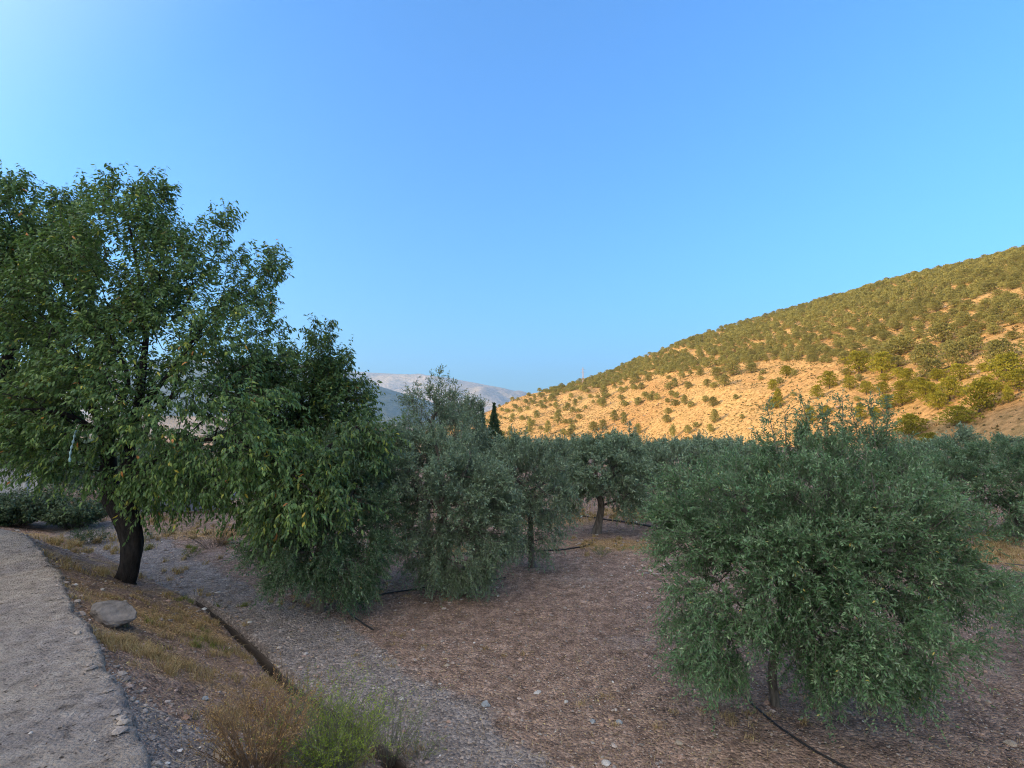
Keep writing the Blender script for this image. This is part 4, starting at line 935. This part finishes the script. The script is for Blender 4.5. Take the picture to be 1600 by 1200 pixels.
for i in sorted(chosen):
    p, w_, h_, px_w = PX[i]
    k = int(rng.integers(0, 4)) + (4 if project(p)[0] > 1180 and project(p)[1] > 572 + 30 * rng.random() else 0); o = copy_tree(pine_protos[k])
    o.location = Vector(p.tolist()); o.rotation_euler.z = rng.uniform(0, 6.28); o.scale = (w_ * 1.05, w_ * 1.05, h_ * 1.1)
    ppx, ppy, pd = project(p)
    if i in special: lb = special[i]
    elif i < len(listed):
        ORD = "first second third fourth fifth sixth seventh eighth ninth tenth eleventh twelfth thirteenth fourteenth fifteenth sixteenth seventeenth eighteenth nineteenth twentieth".split() + ['twenty' + q for q in ('first', 'second', 'third', 'fourth', 'fifth')]
        zone = lambda x: sum(x >= q for q in (900, 1010, 1090, 1240, 1430))
        same = sorted([j for j in chosen if j < len(listed) and j not in special and zone(project(PX[j][0])[0]) == zone(ppx)], key=lambda j: project(PX[j][0])[0])
        od = ORD[min(same.index(i), 24)] + " from left, "
        if ppx < 900: lb = "scattered pine at the bare left end of the slope"
        elif ppx < 1010: lb = "scattered pine on bare slope above the forked olive"
        elif ppx < 1090: lb = "small pine on bare slope left of the largest olive"
        elif ppx < 1240: lb = "lone pine on bare slope above the largest olive's left half"
        elif ppx < 1430: lb = "rounded pine on bare strip above the largest olive's right half"
        else: lb = "large yellow green pine in the loose lower right cluster"
    else:
        od = ""
        if ppy > 590: lb = "yellow green pine in the loose stand at the right"
        elif ppx > 1500: lb = "olive green pine in the dense belt at the right edge"
        elif ppx > 1350: lb = "olive green pine in the dense belt above the bare strips"
        elif ppx > 1150: lb = "dull green pine along the lower rim of the dense belt"
        else: lb = "dull green pine in the narrow left part of the dense belt"
        if ppy <= 590 and ppx > 1350: lb = lb.replace("in the dense belt", ("near the top of the dense belt" if ppy < 480 else "midway up the dense belt" if ppy < 530 else "low in the dense belt"))
    if i not in special: lb = od + lb
    tag(o, lb, "pine tree", "pines on the sunlit hillside")
for e in pine_protos:
    for ch in [k for k in bpy.data.objects if k.parent == e]: bpy.data.objects.remove(ch)
    bpy.data.objects.remove(e)
F = Soup()
for i in range(len(PX)):
    if i in chosen: continue
    p, w_, h_, _ = PX[i]; s = far_variants[int(rng.integers(0, 5))]; a = rng.uniform(0, 6.28); ca, sa = math.cos(a), math.sin(a)
    V = np.concatenate(s.V); Q = np.concatenate(s.Q); V = np.stack([(V[:, 0] * ca - V[:, 1] * sa) * w_, (V[:, 0] * sa + V[:, 1] * ca) * w_, V[:, 2] * h_ * 1.1], -1) + p
    F.add(V, Q, a=np.clip(np.concatenate(s.A) * .6 + rng.uniform(0, .4), 0, 1))
o = F.build("pine_forest", [M['pine_leaf']]); tag(o, "dense belt of small dull green pines covering the upper hillside up to the ridge", "pine forest", kind='stuff')

# low scrub tufts all over the hill
n = 90000
i = rng.integers(1, nu, n); j = rng.integers(3, nvv, n); f = rng.random((n, 2)); P = vidx[i - 1, j] * (1 - f[:, :1]) + vidx[i, j] * f[:, :1]; P = P + (vidx[i, j - 1] - vidx[i, j]) * f[:, 1:]
_, _, dd = project(P); P = P[(rng.random(n) < (dd / 260) ** 1.3)]; n = len(P)
S = Soup(); sz = rng.uniform(.2, .6, n)
sz *= .6 + .9 * vnoise(P[:, 0] / 9, P[:, 1] / 9, 3)
rb = rng.random(n)
for k in range(5):
    D = unit(rdir(rng, n) * np.array([1, 1, .4]) + np.array([0, 0, .75])); diamonds(S, P + rdir(rng, n) * sz[:, None] * .35 * np.array([1, 1, .2]), D, rdir(rng, n), sz * .8, sz * .45, np.clip(rb * .7 + rng.random(n) * .3, 0, 1))
o = S.build("hill_scrub", [M['scrub']]); tag(o, "low dry scrub dotted over the sunlit slope", "scrub", kind='stuff')
print("hill", round(time.time() - T0, 1))

# lattice mast on the ridge
def mast():
    p = hill_hit(911, 601)
    if p is None: return
    d = project(p)[2]; hgt = 27 * d / FPX; e = empty("power_mast", p, "thin reddish lattice mast on the left end of the wooded ridge", "mast")
    S = Soup(); b = .75
    for sx, sy in ((1, 1), (1, -1), (-1, 1), (-1, -1)): tube(S, [(sx * b, sy * b, -1), (sx * .18, sy * .18, hgt)], [.06, .04], 4)
    zs = np.linspace(0, hgt, 10)
    for a, c in zip(zs[:-1], zs[1:]):
        ra = b + (.18 - b) * a / hgt; rc = b + (.18 - b) * c / hgt
        for (x1, y1), (x2, y2) in (((1, 1), (1, -1)), ((1, -1), (-1, -1)), ((-1, -1), (-1, 1)), ((-1, 1), (1, 1))):
            tube(S, [(x1 * ra, y1 * ra, a), (x2 * rc, y2 * rc, c)], [.04, .04], 3); tube(S, [(x1 * rc, y1 * rc, c), (x2 * rc, y2 * rc, c)], [.04, .04], 3)
    S.build("frame", [M['steel']], e)
    for z in (hgt * .72, hgt * .88):
        S = Soup(); tube(S, [(-1.9, 0, z), (0, 0, z + .12), (1.9, 0, z)], [.05, .08, .05], 4); S.build("crossarm", [M['steel']], e)
mast()

# ------------------------------------------------------------------ ground cover
rng = np.random.default_rng(33)
def scatter(n, r0=2.0, r1=26, half=50):
    r = np.exp(rng.uniform(math.log(r0), math.log(r1), n)); a = rng.uniform(-R(half), R(half), n)
    return r * np.sin(a), r * np.cos(a)
def clean(x, y):
    s = polydist(x, y, DITCH); e = polydist(x, y, PEDGE); return s, e
OCT = np.array([(1, 0, 0), (-1, 0, 0), (0, 1, 0), (0, -1, 0), (0, 0, 1), (0, 0, -1)], float)
# denser stone: 14-point jittered body
def stone_template(rg):
    v = []
    for z, r, k in ((.75, .55, 4), (.1, 1, 6), (-.7, .6, 4)):
        for i in range(k): a = 2 * math.pi * i / k + z; v.append((math.cos(a) * r, math.sin(a) * r, z))
    return np.array(v)
TRI = np.array([[0, 1, 2], [0, 2, 3]] + [[0, 4, 5], [0, 5, 1], [1, 5, 6], [1, 6, 7], [1, 7, 2], [2, 7, 8], [2, 8, 3], [3, 8, 9], [3, 9, 4], [3, 4, 0]] + [[10, 5, 4], [10, 11, 5], [11, 6, 5], [11, 7, 6], [11, 12, 7], [12, 8, 7], [12, 13, 8], [13, 9, 8], [13, 4, 9], [13, 10, 4]])
def stones(name, x, y, zf, size, label, rnd=None):
    n = len(x); B = stone_template(rng)[None] * (1 + rng.normal(0, .16, (n, 14, 1))) * np.stack([rng.uniform(.7, 1.3, n), rng.uniform(.6, 1.1, n), rng.uniform(.35, .75, n)], -1)[:, None]
    a = rng.uniform(0, 6.28, n); c, s = np.cos(a)[:, None], np.sin(a)[:, None]
    V = np.stack([B[..., 0] * c - B[..., 1] * s, B[..., 0] * s + B[..., 1] * c, B[..., 2]], -1) * size[:, None, None]
    V += np.stack([x, y, zf + size * .15], -1)[:, None]
    S = Soup(); o_ = (np.arange(n) * 14)[:, None, None]; S.add(V, T=(TRI[None] + o_).reshape(-1, 3), a=np.repeat(rng.random(n) if rnd is None else rnd, 14))
    o = S.build(name, [M['pebble']]); tag(o, label, "gravel", kind='stuff'); return o
x, y = scatter(110000, 2.0, 20); s, e = clean(x, y); t, st, du = zones(x, y)
dens = np.where(s < -.15, np.where(t > .5, .85, .55), np.where(e < -.02, np.where(y < 3.9, .9, .22), 0.0)) * (.55 + .9 * vnoise(x * 1.4, y * 1.4, 7))
k = rng.random(len(x)) < dens; x, y = x[k], y[k]
sz = np.clip(.0042 * rng.pareto(2.9, len(x)) + .004, 0, .024) * np.clip(np.hypot(x, y) / 5, .8, 2.0)
stones("gravel", x, y, H(x, y), sz, "loose gravel on the track and under the olives")
x, y = scatter(7000, 1.6, 8); s, e = clean(x, y); k = e > .1; x, y = x[k], y[k]
stones("path_grit", x, y, PATH_Z + .02 * fbm(x * 1.1, y * 1.1, 31), np.clip(.0025 * rng.pareto(2.3, len(x)) + .002, 0, .014), "fine grit on the beaten path")
# crumbled edge of the path, and outcrops on the hill
tt = rng.uniform(0, 1, 2600); E_ = np.array(PEDGE[1:-3]); sg_ = np.r_[0, np.cumsum(np.hypot(*np.diff(E_, axis=0).T))]
x = np.interp(tt * sg_[-1], sg_, E_[:, 0]) + rng.normal(0, .05, 2600) + .05; y = np.interp(tt * sg_[-1], sg_, E_[:, 1]) + rng.normal(0, .05, 2600)
stones("path_rubble", x, y, np.where(clean(x, y)[1] > .02, PATH_Z, H(x, y)), np.clip(.005 * rng.pareto(2.0, 2600) + .004, 0, .035), "crumbled bits of path along its broken edge", rng.uniform(.15, .9, 2600) * .8)
q = rng.random(1500); i = rng.integers(60, nu - 1, 1500); j = rng.integers(4, nvv - 20, 1500); P = vidx[i, j]; k = vnoise(P[:, 0] / 14, P[:, 1] / 14, 8) > .62; P = P[k]
stones("outcrop", P[:, 0] + rng.normal(0, .8, len(P)), P[:, 1] + rng.normal(0, .8, len(P)), P[:, 2], rng.uniform(.12, .55, len(P)), "pale rubble and small outcrops on the bare slope", rng.uniform(.4, .9, len(P)))
# leaf litter
x, y = scatter(130000, 2.0, 24); s, e = clean(x, y); t, st, du = zones(x, y)
dens = np.where(s < -.15, np.where(t > .5, .07, .40 - .25 * du), np.where(e < 0, np.where(y < 3.7, .25, .95), .012)) * (.35 + 1.0 * vnoise(x * 1.1, y * 1.1, 17))
for (cx, cy, rr) in ((flat_hit(190, 930, .4) + (1.4,)), (flat_hit(880, 1120) + (2.0,)), (flat_hit(620, 965) + (1.0,))):
    dens = dens + .3 * np.exp(-((x - cx) ** 2 + (y - cy) ** 2) / rr ** 2) * (s < -.15)
k = rng.random(len(x)) < dens; x, y = x[k], y[k]; n = len(x); s, e = clean(x, y)
z = np.where(e > 0, PATH_Z + .02 * fbm(x * 1.1, y * 1.1, 31), H(x, y)) + rng.uniform(.003, .012, n)
D = unit(np.stack([rng.normal(size=n), rng.normal(size=n), rng.normal(0, .18, n)], -1)); N = unit(np.stack([rng.normal(0, .35, n), rng.normal(0, .35, n), np.ones(n)], -1))
ll = rng.uniform(.010, .034, n) * np.clip(np.hypot(x, y) / 6, .7, 1.6)
S = Soup(); diamonds(S, np.stack([x, y, z], -1), D, N, ll, ll * rng.uniform(.18, .42, n), rng.random(n) ** 1.2, cup=.25)
o = S.build("leaf_litter", [M['litter']]); tag(o, "fallen brown and yellow leaves over the soil and bank", "leaf litter", kind='stuff')
# grass
def blades(S, x, y, z, h, w, lean=.5, m=0):
    n = len(x); a = rng.uniform(0, 6.28, n); D = np.stack([np.cos(a) * lean * rng.random(n), np.sin(a) * lean * rng.random(n), np.ones(n)], -1)
    D = unit(D); B = np.stack([np.sin(a + 1), np.cos(a + 1), 0 * a], -1) * w; P = np.stack([x, y, z], -1); h = h[:, None]
    mid = P + D * h * .6; tip = P + D * h + np.stack([np.cos(a), np.sin(a), -.4 + 0 * a], -1) * h * .3
    V = np.stack([P - B, P + B, mid + B * .7, mid - B * .7, tip], 1); o_ = (np.arange(n) * 5)[:, None]
    S.add(V, o_ + np.array([[0, 1, 2, 3]]), o_ + np.array([[3, 2, 4]]), m=m, a=np.repeat(rng.random(n), 5))
S = Soup()
def patch(px, py, rx, ry, n, h, zg=None, lean=.7, m=0, wid=.0016):
    c = hit(px, py); cx, cy = c[0], c[1]; d = c[1]
    sx = rx * d / FPX; p2 = hit(px, py - ry); sy = max(.12, abs(p2[1] - cy))
    n = int(n * .55); nt = max(3, n // 40); tx = cx + rng.normal(size=nt) * sx * .55; ty = cy + rng.normal(size=nt) * sy * .55
    i = rng.integers(0, nt, n); x = tx[i] + rng.normal(size=n) * .028; y = ty[i] + rng.normal(size=n) * .028
    s, e = clean(x, y); k = (np.abs(s) > .12) & (e < .03); x, y = x[k], y[k]
    blades(S, x, y, H(x, y) - .005, h * rng.uniform(.4, 1.2, len(x)), wid * max(1, d / 4), lean, m)
for q in [(205, 1010, 45, 18, 1700, .10), (262, 1038, 45, 14, 1900, .11), (170, 1005, 30, 20, 1200, .09), (120, 890, 50, 30, 4200, .13), (150, 860, 60, 20, 2600, .16), (200, 945, 60, 25, 1700, .07), (90, 850, 40, 18, 2000, .2), (250, 965, 60, 20, 1400, .08), (275, 935, 30, 12, 900, .07), (315, 975, 30, 12, 900, .07), (365, 1025, 30, 12, 900, .07), (420, 1070, 30, 12, 900, .08), (500, 1120, 40, 12, 900, .09),
          (330, 1010, 50, 30, 1400, .10), (310, 1050, 60, 20, 1600, .10), (370, 1130, 40, 25, 1200, .12), (440, 1180, 60, 25, 1500, .16), (560, 1190, 60, 20, 1600, .16), (620, 1190, 40, 15, 600, .1),
          (1560, 868, 90, 26, 8000, .16), (1530, 840, 70, 15, 2600, .16), (1480, 880, 70, 18, 1800, .12), (960, 850, 70, 12, 2200, .09), (990, 808, 50, 8, 1800, .16), (880, 805, 90, 8, 2000, .14), (800, 800, 80, 8, 1500, .14), (690, 860, 60, 12, 1400, .1),
          (330, 830, 110, 12, 2600, .10), (260, 815, 90, 8, 1500, .12), (1300, 1090, 150, 25, 1600, .06), (1100, 1120, 150, 30, 1400, .05), (560, 930, 90, 12, 1600, .06), (660, 1010, 140, 25, 900, .04), (480, 940, 60, 12, 900, .06)]:
    patch(*q)
for q in [(300, 1010, 60, 30, 900, .09), (330, 960, 50, 15, 700, .08), (1520, 835, 60, 10, 1500, .18), (1440, 860, 60, 15, 1200, .15), (560, 1180, 40, 15, 500, .12), (230, 860, 60, 10, 700, .12)]: patch(*q, m=1)
# far straw between the rows
x, y = scatter(26000, 14, 70, 52); k = clean(x, y)[0] < -.3; x, y = x[k], y[k]
k = vnoise(x * .35, y * .35, 77) > .5; x, y = x[k], y[k]
blades(S, x, y, H(x, y), rng.uniform(.08, .25, len(x)), .008, .6)
o = S.build("dry_grass", [M['grass'], M['green_grass']]); tag(o, "tufts of dry golden grass on the bank and between the trees", "grass", kind='stuff')
# straw stalks lying about
x, y = scatter(9000, 2.2, 14); s, e = clean(x, y); k = (s < -.15) | ((e < 0) & (s > .2)); x, y = x[k], y[k]; n = len(x); a = rng.uniform(0, 6.28, n)
S = Soup(); L = rng.uniform(.05, .22, n); D = np.stack([np.cos(a), np.sin(a), rng.uniform(-.02, .1, n)], -1); diamonds(S, np.stack([x, y, H(x, y) + .008], -1), D, np.tile([0, 0, 1.], (n, 1)), L, .0028 * np.clip(np.hypot(x, y) / 5, 1, 2), rng.random(n))
o = S.build("straw", [M['grass']]); tag(o, "thin straw stalks lying on the ground", "straw", kind='stuff')
print("cover", round(time.time() - T0, 1))

# ------------------------------------------------------------------ rocks and single stones
import bmesh
def rock(name, label, px, py, wpx, hpx, material, seed, sink=.3, group=None):
    p = hit(px, py); d = project(p)[2]; w_ = wpx * d / FPX / 2; h_ = hpx * d / FPX / 2
    rg = np.random.default_rng(seed); bm = bmesh.new(); bmesh.ops.create_icosphere(bm, subdivisions=4, radius=1)
    cuts = [(unit(rg.normal(size=3)), rg.uniform(.55, .85)) for _ in range(16)]
    for v in bm.verts:
        c = np.array(v.co)
        for nrm, k in cuts:
            t = c @ nrm
            if t > k: c = c - nrm * (t - k) * .92
        c = c * (1 + .16 * float(fbm(c[0] * 1.7 + seed, c[1] * 1.7 + c[2] * 1.3, seed)) + .05 * float(fbm(c[0] * 6 + seed, c[1] * 6 + c[2] * 5, seed)))
        c[2] = c[2] * (1 - .35 * (c[0] ** 2 + c[1] ** 2))
        v.co = Vector((c[0] * w_ * 1.25, c[1] * w_ * 1.0, c[2] * h_))
    me = bpy.data.meshes.new(name); bm.to_mesh(me); bm.free(); me.materials.append(M[material])
    for f in me.polygons: f.use_smooth = False
    o = bpy.data.objects.new(name, me); COL.objects.link(o)
    o.location = (p[0], p[1], float(H(p[0], p[1])) + h_ * (.7 - 2 * sink)); o.rotation_euler.z = rg.uniform(-.3, .3)
    tag(o, label, "rock" if wpx > 24 else "stone", group)
rock("rock", "grey boulder half sunk in dry grass beside the path edge", 176, 972, 72, 58, 'rock_grey', 1, .2)
rock("rock", "pale tan rock at the bottom edge left of the rusty shrub", 358, 1185, 54, 36, 'rock_tan', 2, .2)
gs = "single stones lying on the ground"
for i, (px, py, w_, h_, m_, lb) in enumerate([(320, 1094, 12, 10, 'rock_blue', "pale blue stone on the gravel left of the rusty shrub"), (290, 1123, 11, 10, 'rock_pink', "beige stone on the gravel between path edge and shrub"), (759, 1104, 12, 14, 'rock_blue', "pale blue grey stone standing where gravel meets brown soil"),
        (628, 1093, 9, 7, 'rock_white', "whitish stone beside the channel right of the wispy broom"), (884, 1098, 6, 9, 'rock_white', "small white stone on brown soil right of the blue grey one"), (948, 1193, 14, 9, 'rock_white', "long white stone at the bottom edge right of centre"),
        (927, 1129, 9, 9, 'rock_blue', "small bluish stone in the cluster of pinkish pebbles, on the left"), (968, 1130, 11, 9, 'rock_blue', "bluish stone in the cluster of pinkish pebbles, on the right"), (954, 1124, 9, 8, 'rock_pink', "pink stone atop the pebble cluster, between two bluish ones"),
        (940, 1134, 8, 8, 'rock_pink', "orange pink stone at the lower left of the pebble cluster"), (1060, 1162, 12, 10, 'rock_tan', "yellowish stone on brown soil below the left skirt of the largest olive"), (1064, 1186, 11, 11, 'rock_pink', "pinkish stone at the bottom edge below the yellowish one"),
        (1580, 1164, 17, 9, 'rock_tan', "long pale stone near the bottom right corner"), (840, 1083, 11, 6, 'rock_white', "flat white stone above the blue grey one on the brown soil"), (1199, 1100, 9, 9, 'rock_pink', "pink stone left of the largest olive's trunk"),
        (698, 1041, 8, 7, 'rock_tan', "pale stone at the edge of the leaf litter left of centre"), (492, 1158, 7, 6, 'rock_white', "white pebble among the stems of the bright broom"), (213, 1098, 8, 6, 'rock_white', "white pebble against the crumbling path edge"), (229, 1127, 8, 7, 'rock_tan', "tan pebble on the gravel just off the path edge")]):
    rock("stone", lb, px, py, w_, h_, m_, 20 + i, .25, gs)

# ------------------------------------------------------------------ hoses
def hose(label, pix, r=.011, ground=True):
    P = [hit(a, b) for a, b in pix]; P, _ = smooth_path(P, [1] * len(P), 14)
    P[:, 2] = H(P[:, 0], P[:, 1]) + r * 1.1 + .012 * np.abs(fbm(P[:, 0] * 2, P[:, 1] * 2, 4))
    S = Soup(); tube(S, P, np.full(len(P), r), 8); o = S.build("irrigation_hose", [M['hose']], smooth=True)
    tag(o, label, "hose", "black irrigation hoses")
hose("black hose running from the largest olive's trunk to the bottom edge", [(1140, 1065), (1165, 1092), (1195, 1120), (1240, 1155), (1290, 1185), (1335, 1210), (1380, 1240)], .009)
hose("black hose curving round the slim middle olive", [(600, 862), (700, 866), (800, 864), (850, 862), (895, 858), (922, 852), (925, 846)], .014)
hose("long black hose crossing behind the forked olive", [(660, 768), (750, 781), (800, 788), (880, 803), (940, 812), (1000, 821), (1060, 836)], .022)
hose("black hose under the right skirt of the wide olive", [(560, 945), (600, 930), (655, 921), (720, 916), (790, 904)], .011)
hose("short black hose end poking out from the wide olive onto the litter", [(535, 945), (552, 965), (568, 977), (583, 986)], .010)

# ------------------------------------------------------------------ walls, post, rope at the left
def box(S, c, sx, sy, sz, rz=0, m=0):
    v = np.array([(x, y, z) for x in (-.5, .5) for y in (-.5, .5) for z in (0, 1)], float) * np.array([sx, sy, sz])
    ca, sa = math.cos(rz), math.sin(rz); v = np.stack([v[:, 0] * ca - v[:, 1] * sa, v[:, 0] * sa + v[:, 1] * ca, v[:, 2]], -1) + np.array(c)
    S.add(v, [(0, 1, 3, 2), (4, 6, 7, 5), (0, 4, 5, 1), (2, 3, 7, 6), (0, 2, 6, 4), (1, 5, 7, 3)], m=m)
def block_wall():
    a = hit(205, 803); b = hit(352, 797); v = b - a; L = math.hypot(v[0], v[1]); rz = math.atan2(v[1], v[0])
    e = empty("block_wall", a, "low blue grey block wall behind the slim sapling", "wall")
    S = Soup(); nb = int(L / .42); rg = np.random.default_rng(3); ux, uy = math.cos(rz), math.sin(rz)
    for r_ in range(3):
        for i in range(nb + 1):
            x = (i + .5 * (r_ % 2)) * L / nb
            if x > L + .1: continue
            box(S, (ux * x + rg.normal() * .006, uy * x + rg.normal() * .006, -.15 + r_ * .212), L / nb - .014, .19, .2, rz)
    box(S, (ux * L / 2, uy * L / 2, -.15), L, .165, .63, rz)
    S.build("wall", [M['block']], e)
    S = Soup(); box(S, (ux * L / 2, uy * L / 2, .487), L + .1, .26, .07, rz); S.build("coping", [M['block']], e)
block_wall()
def plank(label, p1, p2, lift, name="plank"):
    a = hit(*p1); b = hit(*p2); v = b - a; L = math.hypot(v[0], v[1]); S = Soup(); box(S, (0, 0, 0), L, .14, .05, math.atan2(v[1], v[0]))
    o = S.build(name, [M['wood']]); o.location = ((a[0] + b[0]) / 2, (a[1] + b[1]) / 2, float(H((a[0] + b[0]) / 2, (a[1] + b[1]) / 2)) + lift); tag(o, label, "plank")
plank("old dark plank lying at the foot of the block wall, right of the sapling", (285, 803), (345, 800), .01)
def pale_wall():
    a = W(-160, 760, 13.5); b = W(62, 752, 14.5); z = float(H(b[0], b[1])); v = b - a; L = math.hypot(v[0], v[1]); rz = math.atan2(v[1], v[0])
    e = empty("rendered_wall", (a[0], a[1], z - .3), "pale grey rendered wall glimpsed at the left edge behind the dark shrub", "wall")
    S = Soup(); S2 = Soup(); h = W(0, 738, 14)[2] - z + .3
    n = int(L / .5)
    for i in range(n): x = (i + .5) * L / n; box(S, (math.cos(rz) * x, math.sin(rz) * x, 0), L / n + .0, .2 + .006 * (i % 2), h + .01 * math.sin(i * 2.3), rz)
    S.build("wall", [M['pale_wall']], e); box(S2, (math.cos(rz) * L / 2, math.sin(rz) * L / 2, h + .014), L + .06, .3, .06, rz); S2.build("coping", [M['pale_wall']], e)
pale_wall()
def post():
    p = W(40, 770, 13.2); z = float(H(p[0], p[1])); top = W(46, 690, 13.2)[2]
    S = Soup(); zz = np.linspace(-.1, top - z, 9); tube(S, np.stack([.012 * np.sin(zz * 3), 0 * zz, zz], -1), .06 + .008 * np.sin(zz * 9), 10)
    o = S.build("post", [M['pale_wall']], smooth=True); o.location = (p[0], p[1], z); tag(o, "pale grey post standing behind the leftmost shrub", "post")
post()
def rope():
    P = [W(118, 672, 6.6), W(116, 683, 6.6), W(113, 695, 6.6), W(110, 707, 6.6), W(109, 722, 6.6)]; P, _ = smooth_path(P, [1] * 5, 8)
    S = Soup(); tube(S, P, .011 + .006 * np.sin(np.arange(len(P)) * 1.1), 7); o = S.build("rope", [M['rope']], smooth=True)
    tag(o, "short pale blue rope hanging from the almond branches left of the black trunk", "rope")
rope()

# ------------------------------------------------------------------ air
bm = bmesh.new(); bmesh.ops.create_cube(bm, size=1); me = bpy.data.meshes.new("haze"); bm.to_mesh(me); bm.free()
hz = bpy.data.objects.new("haze", me); COL.objects.link(hz); hz.scale = (32000, 20000, 1900); hz.location = (0, 6000, 1900 / 2 - 60)
m = bpy.data.materials.new("haze"); m.use_nodes = True; n = m.node_tree.nodes; n.remove(n["Principled BSDF"])
pv = n.new("ShaderNodeVolumePrincipled"); pv.inputs["Color"].default_value = (.33, .62, 1, 1); pv.inputs["Density"].default_value = 8.5e-5; pv.inputs["Anisotropy"].default_value = .2
m.node_tree.links.new(pv.outputs[0], n["Material Output"].inputs["Volume"]); me.materials.append(m); tag(hz, kind='stuff')
print("done", round(time.time() - T0, 1), "faces", sum(len(o.data.polygons) for o in bpy.data.objects if o.type == 'MESH'))
